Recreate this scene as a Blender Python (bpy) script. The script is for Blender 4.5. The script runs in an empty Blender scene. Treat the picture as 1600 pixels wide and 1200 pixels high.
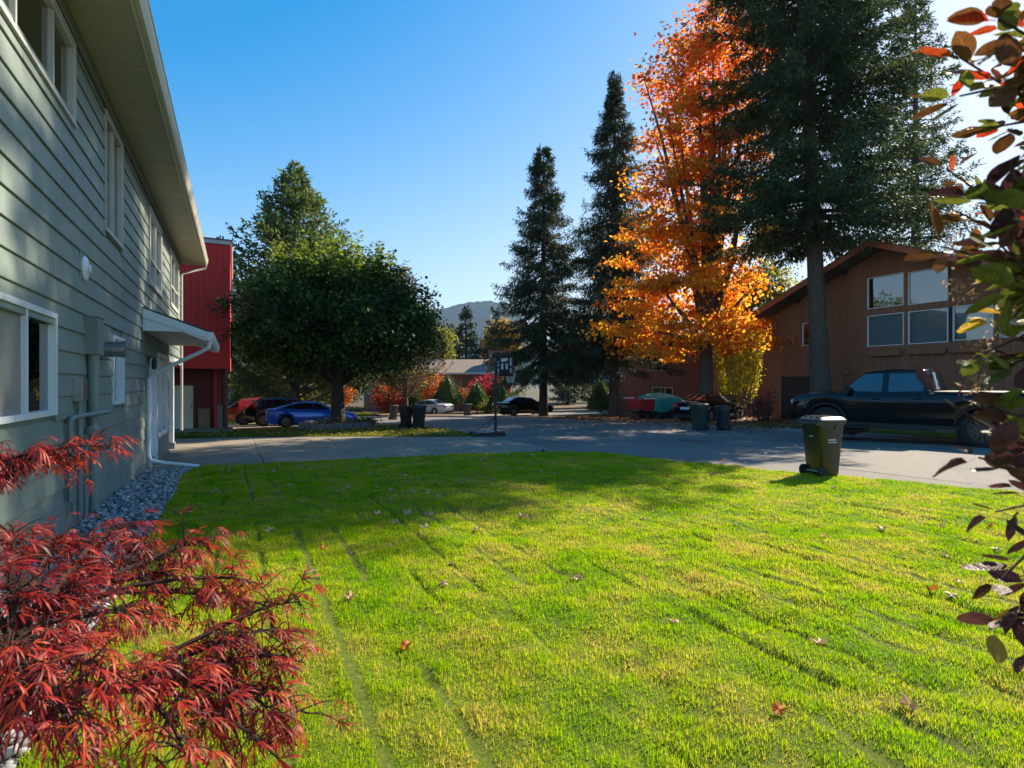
import bpy, bmesh, math, random
import numpy as np
from mathutils import Vector, Matrix

# ---------------------------------------------------------------- camera, sky, sun, exposure
scene = bpy.context.scene
COL = scene.collection
cam_data = bpy.data.cameras.new("camera")
cam = bpy.data.objects.new("camera", cam_data)
COL.objects.link(cam)
cam_data.sensor_width = 36.0
cam_data.lens = 19.8
cam_data.clip_start = 0.05
cam_data.clip_end = 20000
cam_data.dof.use_dof = True
cam_data.dof.focus_distance = 14.0
cam_data.dof.aperture_fstop = 7.0
YAW = math.atan(430 / 880)
cam.location = (0, 0, 1.65)
cam.rotation_euler = (math.radians(90), 0, -YAW)
scene.camera = cam

SUN_EL = math.radians(34.5)
SUN_AZ = math.radians(71.5)          # clockwise from +Y (down the street)
world = bpy.data.worlds.new("World")
scene.world = world
world.use_nodes = True
wn = world.node_tree
bg = wn.nodes["Background"]
sky = wn.nodes.new("ShaderNodeTexSky")
sky.sky_type = 'NISHITA'
sky.sun_disc = False
sky.sun_elevation = SUN_EL
sky.sun_rotation = SUN_AZ
sky.altitude = 500
sky.air_density = 1.0
sky.dust_density = 0.35
sky.ozone_density = 3.0
sep = wn.nodes.new("ShaderNodeSeparateColor"); sep.mode = 'HSV'
comb = wn.nodes.new("ShaderNodeCombineColor"); comb.mode = 'HSV'
mr = wn.nodes.new("ShaderNodeMapRange")          # clear deep blue overhead, paler where the sky is bright
mr.inputs[1].default_value, mr.inputs[2].default_value = 3.5, 8.5
mr.inputs[3].default_value, mr.inputs[4].default_value = 1.46, 0.60
mul = wn.nodes.new("ShaderNodeMath"); mul.operation = 'MULTIPLY'; mul.use_clamp = True
wn.links.new(sky.outputs[0], sep.inputs[0])
wn.links.new(sep.outputs[2], mr.inputs[0])
wn.links.new(sep.outputs[1], mul.inputs[0]); wn.links.new(mr.outputs[0], mul.inputs[1])
def wmath(op, a, b=None):
    n = wn.nodes.new("ShaderNodeMath"); n.operation = op
    for i, v in ((0, a), (1, b)):
        if v is None: continue
        if isinstance(v, (int, float)): n.inputs[i].default_value = v
        else: wn.links.new(v, n.inputs[i])
    return n.outputs[0]
# the film's shoulder: bright sky rolls off instead of burning out
vv = wmath('MULTIPLY', wmath('SUBTRACT', 1.0, wmath('EXPONENT', wmath('MULTIPLY', sep.outputs[2], -1 / 5.4))), 7.2)
wn.links.new(wmath('SUBTRACT', sep.outputs[0], 0.012), comb.inputs[0])
wn.links.new(wmath('MAXIMUM', mul.outputs[0], 0.26), comb.inputs[1]); wn.links.new(vv, comb.inputs[2])
wn.links.new(comb.outputs[0], bg.inputs[0])
bg.inputs[1].default_value = 0.103
sun_data = bpy.data.lights.new("sun", 'SUN')
sun_data.energy = 5.0
sun_data.angle = math.radians(0.53)
sun_data.color = (1.0, 0.86, 0.66)
sun = bpy.data.objects.new("sun", sun_data)
COL.objects.link(sun)
SDIR = Vector((math.sin(SUN_AZ) * math.cos(SUN_EL), math.cos(SUN_AZ) * math.cos(SUN_EL), math.sin(SUN_EL)))
sun.rotation_euler = SDIR.to_track_quat('Z', 'Y').to_euler()
sun.location = (30, 10, 40)
scene.view_settings.view_transform = 'Standard'
scene.view_settings.look = 'None'
scene.view_settings.gamma = 1.0
scene.view_settings.exposure = 1.20
scene.view_settings.use_curve_mapping = False
scene.cycles.max_bounces = 7
scene.cycles.transparent_max_bounces = 8
scene.cycles.diffuse_bounces = 3
scene.cycles.glossy_bounces = 3
scene.cycles.transmission_bounces = 3

# ---------------------------------------------------------------- helpers
rng = np.random.default_rng(7)
random.seed(7)

def g(y):
    """height of the street, falling gently away from the camera"""
    return -0.029 * (np.clip(y, 8, 62) - 8)

def gz(y):
    return float(g(y))

class NT:
    def __init__(self, name):
        self.m = bpy.data.materials.new(name)
        self.m.use_nodes = True
        self.t = self.m.node_tree
        self.p = self.t.nodes["Principled BSDF"]
        self.out = self.t.nodes["Material Output"]
    def n(self, kind, **kw):
        nd = self.t.nodes.new("ShaderNode" + kind)
        for k, v in kw.items():
            if k.startswith('i_'):
                nd.inputs[k[2:].replace('_', ' ')].default_value = v
            else:
                setattr(nd, k, v)
        return nd
    def l(self, a, b):
        self.t.links.new(a, b)
    def ramp(self, fac, stops):
        r = self.n('ValToRGB')
        while len(r.color_ramp.elements) < len(stops):
            r.color_ramp.elements.new(0.5)
        for e, (pos, c) in zip(r.color_ramp.elements, stops):
            e.position = pos
            e.color = (c[0], c[1], c[2], 1)
        self.l(fac, r.inputs[0])
        return r.outputs[0]
    def noise(self, scale, detail=4, rough=0.6, vec=None, mapping=None):
        nd = self.n('TexNoise')
        nd.inputs['Scale'].default_value = scale
        nd.inputs['Detail'].default_value = detail
        nd.inputs['Roughness'].default_value = rough
        if vec is None:
            vec = self.pos()
        if mapping:
            mp = self.n('Mapping')
            mp.inputs['Scale'].default_value = mapping
            self.l(vec, mp.inputs[0])
            vec = mp.outputs[0]
        self.l(vec, nd.inputs['Vector'])
        return nd.outputs['Fac']
    def pos(self):
        if not hasattr(self, '_g'):
            self._g = self.n('NewGeometry')
        return self._g.outputs['Position']
    def island(self):
        self.pos()
        return self._g.outputs['Random Per Island']
    def mix(self, fac, a, b, mode='MIX'):
        m = self.n('Mix', data_type='RGBA', blend_type=mode)
        if isinstance(fac, float):
            m.inputs[0].default_value = fac
        else:
            self.l(fac, m.inputs[0])
        for s, v in ((6, a), (7, b)):
            if isinstance(v, tuple):
                m.inputs[s].default_value = (v[0], v[1], v[2], 1)
            else:
                self.l(v, m.inputs[s])
        return m.outputs[2]
    def bump(self, h, strength=0.4, dist=0.01):
        b = self.n('Bump')
        b.inputs['Strength'].default_value = strength
        b.inputs['Distance'].default_value = dist
        self.l(h, b.inputs['Height'])
        self.l(b.outputs[0], self.p.inputs['Normal'])

def sh(c, f):
    return tuple(min(1.0, v * f) for v in c)

def mat(name, col, rough=0.6, var=0.18, scale=3.0, stretch=None, bump=0.0, bscale=60.0, metal=0.0, spec=0.5, coat=0.0, island=0.0):
    k = NT(name)
    f = k.noise(scale, 5, 0.65, mapping=stretch)
    c = k.ramp(f, [(0.25, sh(col, 1 - var)), (0.75, sh(col, 1 + var))])
    if island:
        iv = k.ramp(k.island(), [(0, (1 - island,) * 3), (1, (1 + island,) * 3)])
        c = k.mix(1.0, c, iv, 'MULTIPLY')
    k.l(c, k.p.inputs['Base Color'])
    k.p.inputs['Roughness'].default_value = rough
    k.p.inputs['Metallic'].default_value = metal
    k.p.inputs['Specular IOR Level'].default_value = spec
    k.p.inputs['Coat Weight'].default_value = coat
    k.p.inputs['Coat Roughness'].default_value = 0.04
    if bump:
        k.bump(k.noise(bscale, 4, 0.7, mapping=stretch), bump, 0.01)
    return k.m

def leafmat(name, stops, trans=0.45, rough=0.5, nscale=0.6, nvar=0.5, zgrad=None, spec=0.35):
    """foliage: each leaf its own shade of the ramp, patches of another shade, light through the blade"""
    k = NT(name)
    isl = k.island()
    nz = k.noise(nscale, 3, 0.5)
    m = k.n('Math', operation='MULTIPLY_ADD')
    k.l(nz, m.inputs[0]); m.inputs[1].default_value = nvar * 2; m.inputs[2].default_value = -nvar
    a = k.n('Math', operation='ADD'); k.l(isl, a.inputs[0]); k.l(m.outputs[0], a.inputs[1])
    fac = a.outputs[0]
    if zgrad:
        sx = k.n('SeparateXYZ'); k.l(k.pos(), sx.inputs[0])
        mr = k.n('MapRange'); k.l(sx.outputs[2], mr.inputs[0])
        mr.inputs[1].default_value = zgrad[0]; mr.inputs[2].default_value = zgrad[1]
        mr.inputs[3].default_value = zgrad[2]; mr.inputs[4].default_value = zgrad[3]
        b = k.n('Math', operation='ADD'); k.l(fac, b.inputs[0]); k.l(mr.outputs[0], b.inputs[1]); fac = b.outputs[0]
    col = k.ramp(fac, stops)
    k.l(col, k.p.inputs['Base Color'])
    k.p.inputs['Roughness'].default_value = rough
    k.p.inputs['Specular IOR Level'].default_value = spec
    tr = k.n('BsdfTranslucent'); k.l(col, tr.inputs[0])
    mx = k.n('MixShader'); mx.inputs[0].default_value = trans
    k.l(k.p.outputs[0], mx.inputs[1]); k.l(tr.outputs[0], mx.inputs[2])
    k.l(mx.outputs[0], k.out.inputs[0])
    return k.m

def tag(o, label=None, cat=None, group=None, kind=None):
    if label: o['label'] = label
    if cat: o['category'] = cat
    if group: o['group'] = group
    if kind: o['kind'] = kind
    return o

def link(name, me, m=None, parent=None, smooth=False):
    if m is not None and not me.materials:
        me.materials.append(m)
    if smooth:
        me.polygons.foreach_set('use_smooth', np.ones(len(me.polygons), bool))
    o = bpy.data.objects.new(name, me)
    COL.objects.link(o)
    if parent is not None:
        o.parent = parent
        if parent.name in WORLD_BUILT:
            o.matrix_parent_inverse = Matrix.Translation(-Vector(parent.location))
    return o

WORLD_BUILT = set()
def wempty(name, loc, label=None, cat=None, group=None):
    """a thing whose parts are given in world coordinates"""
    o = empty(name, loc, 0.0, label, cat, group)
    WORLD_BUILT.add(o.name)
    return o

def empty(name, loc, rz=0.0, label=None, cat=None, group=None):
    o = bpy.data.objects.new(name, None)
    o.empty_display_size = 0.2
    COL.objects.link(o)
    o.location = loc
    o.rotation_euler = (0, 0, rz)
    return tag(o, label, cat, group)

def np_mesh(name, V, F):
    """mesh from a vertex array and an (n,k) face array (or list of such arrays)"""
    me = bpy.data.meshes.new(name)
    Fs = F if isinstance(F, list) else [F]
    Fs = [np.asarray(f, np.int32) for f in Fs if len(f)]
    V = np.asarray(V, np.float32)
    me.vertices.add(len(V)); me.vertices.foreach_set('co', V.ravel())
    nl = sum(f.size for f in Fs); nf = sum(len(f) for f in Fs)
    me.loops.add(nl); me.polygons.add(nf)
    me.loops.foreach_set('vertex_index', np.concatenate([f.ravel() for f in Fs]))
    tot = np.concatenate([np.full(len(f), f.shape[1], np.int32) for f in Fs])
    st = np.concatenate([[0], np.cumsum(tot)[:-1]]).astype(np.int32)
    me.polygons.foreach_set('loop_start', st)
    me.update(calc_edges=True)
    return me

class MB:
    def __init__(self):
        self.v = []; self.f = []
    def add(self, vs, fs):
        b = len(self.v)
        self.v += [tuple(map(float, p)) for p in vs]
        self.f += [tuple(i + b for i in q) for q in fs]
        return self
    def box(self, x0, x1, y0, y1, z0, z1):
        vs = [(x, y, z) for z in (z0, z1) for y in (y0, y1) for x in (x0, x1)]
        return self.add(vs, [(0, 2, 3, 1), (4, 5, 7, 6), (0, 1, 5, 4), (2, 6, 7, 3), (0, 4, 6, 2), (1, 3, 7, 5)])
    def obox(self, c, size, rot=None):
        R = rot if rot is not None else Matrix.Identity(3)
        sx, sy, sz = [s / 2 for s in size]
        vs = [Vector(c) + R @ Vector((x, y, z)) for z in (-sz, sz) for y in (-sy, sy) for x in (-sx, sx)]
        return self.add(vs, [(0, 2, 3, 1), (4, 5, 7, 6), (0, 1, 5, 4), (2, 6, 7, 3), (0, 4, 6, 2), (1, 3, 7, 5)])
    def prism(self, poly, axis, a, b):
        """poly: 2-D outline; axis: extrusion axis; the other two axes in order"""
        n = len(poly)
        def P(p, t):
            return {'x': (t, p[0], p[1]), 'y': (p[0], t, p[1]), 'z': (p[0], p[1], t)}[axis]
        vs = [P(p, a) for p in poly] + [P(p, b) for p in poly]
        fs = [tuple(range(n))[::-1], tuple(range(n, 2 * n))] + [(i, (i + 1) % n, n + (i + 1) % n, n + i) for i in range(n)]
        return self.add(vs, fs)
    def tube(self, pts, rad, n=8, cap=True):
        pts = [Vector(p) for p in pts]
        if not hasattr(rad, '__len__'):
            rad = [rad] * len(pts)
        ref = None; rings = []
        for i, p in enumerate(pts):
            d = (pts[min(i + 1, len(pts) - 1)] - pts[max(i - 1, 0)]).normalized()
            if ref is None:
                ref = d.orthogonal().normalized()
            ref = (ref - d * ref.dot(d))
            ref = ref.normalized() if ref.length > 1e-6 else d.orthogonal().normalized()
            b = d.cross(ref)
            rings.append([p + (ref * math.cos(t) + b * math.sin(t)) * rad[i] for t in [2 * math.pi * k / n for k in range(n)]])
        vs = [q for r in rings for q in r]
        fs = [(i * n + k, i * n + (k + 1) % n, (i + 1) * n + (k + 1) % n, (i + 1) * n + k) for i in range(len(pts) - 1) for k in range(n)]
        if cap:
            fs += [tuple(range(n))[::-1], tuple(range((len(pts) - 1) * n, len(pts) * n))]
        return self.add(vs, fs)
    def lathe(self, prof, c, axis=(0, 0, 1), n=20, cap=True):
        a = Vector(axis).normalized(); u = a.orthogonal().normalized(); w = a.cross(u); c = Vector(c)
        vs = [c + a * h + (u * math.cos(t) + w * math.sin(t)) * r for r, h in prof for t in [2 * math.pi * k / n for k in range(n)]]
        fs = [(i * n + k, i * n + (k + 1) % n, (i + 1) * n + (k + 1) % n, (i + 1) * n + k) for i in range(len(prof) - 1) for k in range(n)]
        if cap:
            fs += [tuple(range(n))[::-1], tuple(range((len(prof) - 1) * n, len(prof) * n))]
        return self.add(vs, fs)
    def mesh(self, name):
        me = bpy.data.meshes.new(name)
        me.from_pydata(self.v, [], self.f)
        bm = bmesh.new(); bm.from_mesh(me)
        bmesh.ops.recalc_face_normals(bm, faces=bm.faces)
        bm.to_mesh(me); bm.free()
        return me
    def build(self, name, m, parent=None, smooth=False, bevel=0.0):
        me = self.mesh(name)
        if bevel:
            bm = bmesh.new(); bm.from_mesh(me)
            bmesh.ops.bevel(bm, geom=list(bm.edges), offset=bevel, segments=2, affect='EDGES', clamp_overlap=True)
            bm.to_mesh(me); bm.free()
        o = link(name, me, m, parent, False)
        if smooth:
            bm = bmesh.new(); bm.from_mesh(me)
            for f in bm.faces: f.smooth = True
            for e in bm.edges:
                e.smooth = not (len(e.link_faces) == 2 and e.calc_face_angle(0) > math.radians(38))
            bm.to_mesh(me); bm.free()
        return o

def box(name, m, parent, x0, x1, y0, y1, z0, z1, bevel=0.0):
    return MB().box(x0, x1, y0, y1, z0, z1).build(name, m, parent, bevel=bevel)

def copy_tree(o, parent=None):
    c = o.copy(); COL.objects.link(c)
    if parent is not None: c.parent = parent
    for ch in list(o.children):
        copy_tree(ch, c)
    return c

_lat = np.random.default_rng(11).random((256, 256))
def vnoise(x, y, s=1.0, o=0):
    x = np.asarray(x) * s + o * 37.3; y = np.asarray(y) * s + o * 17.7
    xi = np.floor(x).astype(int); yi = np.floor(y).astype(int)
    fx = x - xi; fy = y - yi
    fx = fx * fx * (3 - 2 * fx); fy = fy * fy * (3 - 2 * fy)
    L = lambda i, j: _lat[i % 256, j % 256]
    return (L(xi, yi) * (1 - fx) + L(xi + 1, yi) * fx) * (1 - fy) + (L(xi, yi + 1) * (1 - fx) + L(xi + 1, yi + 1) * fx) * fy

def inpoly(x, y, poly):
    x = np.asarray(x); y = np.asarray(y)
    r = np.zeros(x.shape, bool)
    n = len(poly)
    for i in range(n):
        x0, y0 = poly[i]; x1, y1 = poly[(i + 1) % n]
        if y0 == y1: continue
        r ^= ((y0 > y) != (y1 > y)) & (x < (x1 - x0) * (y - y0) / (y1 - y0) + x0)
    return r

def sheet(name, poly, m, dz, step=4.0, parent=None, thick=0.0):
    """a ground sheet over the outline that follows the fall of the street"""
    bm = bmesh.new()
    f = bm.faces.new([bm.verts.new((x, y, 0)) for x, y in poly])
    if f.normal.z < 0: f.normal_flip()
    ys = [p[1] for p in poly]
    cuts = sorted(set([8.0, 62.0] + list(np.arange(math.ceil(min(ys)), max(ys), step))))
    for c in cuts:
        if min(ys) < c < max(ys):
            bmesh.ops.bisect_plane(bm, geom=bm.verts[:] + bm.edges[:] + bm.faces[:], plane_co=(0, c, 0), plane_no=(0, 1, 0))
    bmesh.ops.triangulate(bm, faces=bm.faces[:])
    if thick:
        r = bmesh.ops.extrude_face_region(bm, geom=bm.faces[:])
        for v in [e for e in r['geom'] if isinstance(e, bmesh.types.BMVert)]:
            v.co.z -= thick
    for v in bm.verts:
        v.co.z += gz(v.co.y) + dz
    bmesh.ops.recalc_face_normals(bm, faces=bm.faces)
    me = bpy.data.meshes.new(name); bm.to_mesh(me); bm.free()
    return link(name, me, m, parent)
# ---------------------------------------------------------------- ground, road, drives
def ground_material():
    k = NT('dry_ground')
    c = k.ramp(k.noise(0.35, 6, 0.7), [(0.3, (0.05, 0.055, 0.02)), (0.5, (0.09, 0.085, 0.035)), (0.7, (0.15, 0.12, 0.06))])
    c2 = k.mix(k.noise(9, 5, 0.7), c, (0.05, 0.04, 0.02))
    k.l(c2, k.p.inputs['Base Color']); k.p.inputs['Roughness'].default_value = 0.95
    k.bump(k.noise(14, 5, 0.7), 0.8, 0.05)
    return k.m
def asphalt_material():
    k = NT('worn_asphalt')
    big = k.ramp(k.noise(0.35, 5, 0.65), [(0.3, (0.150, 0.140, 0.126)), (0.7, (0.225, 0.208, 0.188))])
    sp = k.ramp(k.noise(70, 3, 0.8), [(0.35, (0.55, 0.55, 0.55)), (0.65, (1.35, 1.35, 1.35))])
    c = k.mix(0.8, big, sp, 'MULTIPLY')
    v = k.n('TexVoronoi', feature='DISTANCE_TO_EDGE'); v.inputs['Scale'].default_value = 0.22
    wv = k.n('Mix', data_type='VECTOR'); wv.inputs[0].default_value = 0.12
    nn = k.n('TexNoise'); nn.inputs['Scale'].default_value = 0.7; k.l(k.pos(), nn.inputs['Vector'])
    k.l(k.pos(), wv.inputs[4]); k.l(nn.outputs['Color'], wv.inputs[5]); k.l(wv.outputs[1], v.inputs['Vector'])
    crack = k.ramp(v.outputs['Distance'], [(0.0, (0.42, 0.42, 0.42)), (0.006, (1, 1, 1))])
    c = k.mix(0.8, c, crack, 'MULTIPLY')
    st = k.ramp(k.noise(1.7, 6, 0.75), [(0.30, (0.62, 0.62, 0.62)), (0.46, (1, 1, 1))])
    c = k.mix(0.75, c, st, 'MULTIPLY')
    k.l(c, k.p.inputs['Base Color']); k.p.inputs['Roughness'].default_value = 0.85
    k.p.inputs['Specular IOR Level'].default_value = 0.25
    k.bump(k.noise(90, 3, 0.8), 0.5, 0.01)
    return k.m
def concrete_material(name, col):
    k = NT(name)
    big = k.ramp(k.noise(0.8, 6, 0.7), [(0.3, sh(col, 0.72)), (0.7, sh(col, 1.12))])
    sp = k.ramp(k.noise(45, 4, 0.75), [(0.35, (0.8, 0.8, 0.8)), (0.65, (1.12, 1.12, 1.12))])
    k.l(k.mix(1.0, big, sp, 'MULTIPLY'), k.p.inputs['Base Color'])
    k.p.inputs['Roughness'].default_value = 0.9; k.p.inputs['Specular IOR Level'].default_value = 0.2
    k.bump(k.noise(60, 4, 0.7), 0.3, 0.01)
    return k.m
M_ground = ground_material(); M_asphalt = asphalt_material()
M_concrete = concrete_material('drive_concrete', (0.30, 0.255, 0.20))
M_kerb = concrete_material('kerb_concrete', (0.33, 0.31, 0.28))

# one sheet that reaches the horizon
xs = np.concatenate([np.linspace(-3500, -60, 12), np.linspace(-40, 80, 31), np.linspace(100, 3500, 12)])
ysg = np.concatenate([np.linspace(-600, -20, 6), np.linspace(-10, 8, 7), np.linspace(10, 62, 27), np.linspace(80, 4200, 14)])
X, Y = np.meshgrid(xs, ysg)
V = np.stack([X, Y, g(Y) - 0.05], -1).reshape(-1, 3)
nx, ny = len(xs), len(ysg)
I = np.arange(nx * ny).reshape(ny, nx)
F = np.stack([I[:-1, :-1], I[:-1, 1:], I[1:, 1:], I[1:, :-1]], -1).reshape(-1, 4)
tag(link('ground', np_mesh('ground', V, F), M_ground), kind='structure')

ROAD_FAR = [(15.6, -30), (17.6, 0), (18.42, 7.3), (19.1, 12.0), (19.5, 16.7), (19.3, 24.0), (18.6, 29.1), (17.2, 36.0), (15.2, 43.0), (11.5, 50.0), (5.0, 56.0), (-8.0, 61.0), (-30, 64)]
ROAD_NEAR = [(-30, 55), (-8, 51.5), (1.0, 47.0), (5.5, 42.0), (7.6, 36.0), (8.5, 30.0), (8.6, 24.0), (8.3, 19.2), (8.0, 16.0), (7.2, 12.0), (8.3, 9.4), (8.7, 7.3), (9.4, 6.2), (10.1, 4.3), (11.0, 1.0), (9.5, -30)]
tag(sheet('road', ROAD_FAR + ROAD_NEAR, M_asphalt, 0.0, 2.0), kind='structure')
# an old utility patch and a seam in the asphalt
M_patch = mat('asphalt_patch', (0.20, 0.178, 0.15), 0.9, 0.15, 6, bump=0.5, bscale=90)
tag(sheet('road_patch', [(10.6, 7.2), (15.2, 9.0), (15.4, 8.3), (10.9, 5.0)], M_patch, 0.004), kind='structure')
tag(sheet('road_patch', [(12.4, 13.8), (13.3, 14.2), (13.6, 13.2), (12.7, 12.8)], mat('dark_patch', (0.09, 0.085, 0.08), 0.9, 0.2, 5, bump=0.5, bscale=90), 0.005), kind='structure')
# kerb along the far side, in cast lengths
kerb = empty('kerb', (0, 0, 0)); tag(kerb, kind='structure')
def kerb_run(pts, w=0.16, h=0.11):
    for (x0, y0), (x1, y1) in zip(pts[:-1], pts[1:]):
        n = max(1, int(math.hypot(x1 - x0, y1 - y0) / 3.0))
        for i in range(n):
            a = (i + 0.004) / n; b = (i + 0.996) / n
            ax, ay, bx, by = x0 + (x1 - x0) * a, y0 + (y1 - y0) * a, x0 + (x1 - x0) * b, y0 + (y1 - y0) * b
            d = Vector((bx - ax, by - ay, 0)).normalized(); r = Vector((d.y, -d.x, 0))
            m = MB(); za, zb = gz(ay), gz(by)
            prof = [(0, -0.04), (0.03, h * 0.75), (0.06, h), (w, h), (w, -0.04)]
            vs = [Vector((ax, ay, za)) + r * p + Vector((0, 0, q)) for p, q in prof] + [Vector((bx, by, zb)) + r * p + Vector((0, 0, q)) for p, q in prof]
            k = len(prof)
            m.add(vs, [tuple(range(k)), tuple(range(k, 2 * k))[::-1]] + [(j, (j + 1) % k, k + (j + 1) % k, k + j) for j in range(k)])
            m.build('kerb_stone', M_kerb, kerb)
kerb_run(ROAD_FAR[1:10])
YARD = 0.095
def yz(y): return gz(y) + YARD
# raised verge and yards beyond the kerb
def verge_material():
    k = NT('leafy_verge')
    c = k.ramp(k.noise(0.9, 6, 0.7), [(0.32, (0.045, 0.06, 0.018)), (0.5, (0.10, 0.075, 0.035)), (0.7, (0.19, 0.115, 0.06))])
    c = k.mix(k.ramp(k.noise(16, 4, 0.8), [(0.45, (0, 0, 0)), (0.62, (1, 1, 1))]), c, (0.20, 0.09, 0.045))
    k.l(c, k.p.inputs['Base Color']); k.p.inputs['Roughness'].default_value = 0.95
    k.bump(k.noise(22, 4, 0.7), 0.7, 0.04)
    return k.m
M_verge = verge_material()
vf = [(x + 0.1, y) for x, y in ROAD_FAR[:10]]
tag(sheet('verge', vf + [(13, 70), (60, 70), (60, -30)], M_verge, YARD, 2.0), kind='structure')

# concrete drive of the house and the slabs of the walk beside it
slabs = empty('driveway', (0, 0, 0)); tag(slabs, kind='structure')
drive_parts = [
    [(-1.68, 13.95), (0.55, 13.9), (0.55, 18.6), (-1.68, 18.9)],
    [(-2.9, 18.92), (0.55, 18.62), (0.55, 24.6), (-2.9, 25.7)],
    [(0.565, 13.9), (3.6, 13.55), (3.6, 19.0), (0.565, 19.6)],
    [(0.565, 19.62), (3.6, 19.02), (3.6, 22.6), (0.565, 24.6)],
    [(3.615, 13.55), (5.9, 13.15), (7.0, 12.75), (7.85, 14.0), (8.25, 19.1), (3.615, 22.6)],
]
for p in drive_parts:
    sheet('slab', p, M_concrete, 0.03, 2.0, slabs, 0.08)
# neighbour's drive where the cars stand
nb = empty('driveway', (0, 0, 0)); tag(nb, kind='structure')
for p in ([(-14, 31.8), (-1.0, 31.8), (-1.0, 40.2), (-14, 40.2)], [(-0.985, 31.7), (3.3, 31.4), (3.3, 40.2), (-0.985, 40.2)], [(3.315, 31.4), (8.4, 30.6), (7.6, 36.0), (6.0, 40.2), (3.315, 40.2)]):
    sheet('slab', p, M_concrete, 0.03, 2.0, nb, 0.08)
# drive of the white garage house beyond the road and of the covered trailer
dv = empty('driveway', (0, 0, 0)); tag(dv, kind='structure')
sheet('slab', [(17.9, 36.3), (33, 37.2), (33, 46.6), (15.5, 43.6)], M_concrete, YARD + 0.012, 2.0, dv)
dv2 = empty('driveway', (0, 0, 0)); tag(dv2, kind='structure')
M_drive2 = concrete_material('leafy_concrete', (0.26, 0.2, 0.155))
sheet('slab', [(19.55, 20.6), (30.8, 20.6), (30.8, 27.4), (19.45, 26.2)], M_drive2, YARD + 0.012, 2.0, dv2)

# lawn
LAWN = [(-0.85, -4), (-0.83, 7.4), (-0.88, 10.5), (-0.95, 12.4), (-0.72, 13.88), (1.74, 13.73), (3.6, 13.5), (5.06, 13.22), (7.0, 12.7), (7.75, 12.3), (8.3, 11.6), (8.55, 9.4), (8.95, 7.4), (9.65, 6.25), (10.35, 4.3), (11.25, 1.0), (11.6, -4)]
def lawn_h(x, y):
    w = x + 0.07 * (vnoise(y, x * 0.1, 0.35, 3) - 0.5) * 2
    ph = (w / 0.38) % 1.0
    rut = np.exp(-((ph - 0.5) / 0.07) ** 2) * np.clip((vnoise(x * 1.9, y, 0.6, 5) * 0.5 + vnoise(x * 2, y, 2.6, 6) * 0.5 - 0.46) * 6, 0, 1)
    b = (vnoise(x, y * 0.8, 3.0, 1) - 0.5) * 0.034 + (vnoise(x, y, 8.0, 2) - 0.5) * 0.034 + (vnoise(x, y, 0.8, 4) - 0.5) * 0.02
    return g(y) + 0.035 + b - 0.036 * rut, rut
xs = np.arange(-0.9, 11.6, 0.08); ysl = np.arange(-1.0, 14.0, 0.08)
X, Y = np.meshgrid(xs, ysl); Z, _ = lawn_h(X, Y)
V = np.stack([X, Y, Z], -1).reshape(-1, 3); I = np.arange(V.shape[0]).reshape(X.shape)
F = np.stack([I[:-1, :-1], I[:-1, 1:], I[1:, 1:], I[1:, :-1]], -1).reshape(-1, 4)
cx = V[F].mean(1)
F = F[inpoly(cx[:, 0], cx[:, 1], LAWN)]
def turf_material():
    k = NT('turf')
    c = k.ramp(k.noise(34, 6, 0.8), [(0.3, (0.05, 0.10, 0.002)), (0.5, (0.15, 0.22, 0.004)), (0.72, (0.33, 0.31, 0.03))])
    k.l(c, k.p.inputs['Base Color']); k.p.inputs['Roughness'].default_value = 0.95
    k.bump(k.noise(90, 5, 0.8), 1.0, 0.03)
    return k.m
M_turf = turf_material()
tag(link('lawn', np_mesh('lawn', V, F), M_turf, None, True), kind='structure')

def blades(P, L, W, lean, curve_seg=2, up_bias=1.0):
    """grass blades: P bases, L lengths, W widths; leaning, curved, tapering"""
    n = len(P)
    a = rng.random(n) * 2 * np.pi
    d = np.stack([np.cos(a), np.sin(a), np.zeros(n)], -1)
    s = np.stack([-np.sin(a + rng.normal(0, .6, n)), np.cos(a), np.zeros(n)], -1)
    le = np.abs(rng.normal(0, lean, n))[:, None]
    up = np.array([0, 0, 1.0])
    L = L[:, None]; W = W[:, None]
    if curve_seg == 1:
        tip = P + (up * np.cos(le) + d * np.sin(le)) * L
        V = np.stack([P - s * W / 2, P + s * W / 2, tip], 1).reshape(-1, 3)
        return V, [np.arange(n * 3).reshape(-1, 3)]
    m1 = P + (up * np.cos(le * 0.5) + d * np.sin(le * 0.5)) * L * 0.55
    tip = m1 + (up * np.cos(le * 1.7) + d * np.sin(le * 1.7)) * L * 0.45
    V = np.stack([P - s * W / 2, P + s * W / 2, m1 + s * W * 0.42, m1 - s * W * 0.42, tip], 1).reshape(-1, 3)
    b = np.arange(n)[:, None] * 5
    return V, [b + np.array([[0, 1, 2, 3]]), b + np.array([[3, 2, 4]])]

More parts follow.
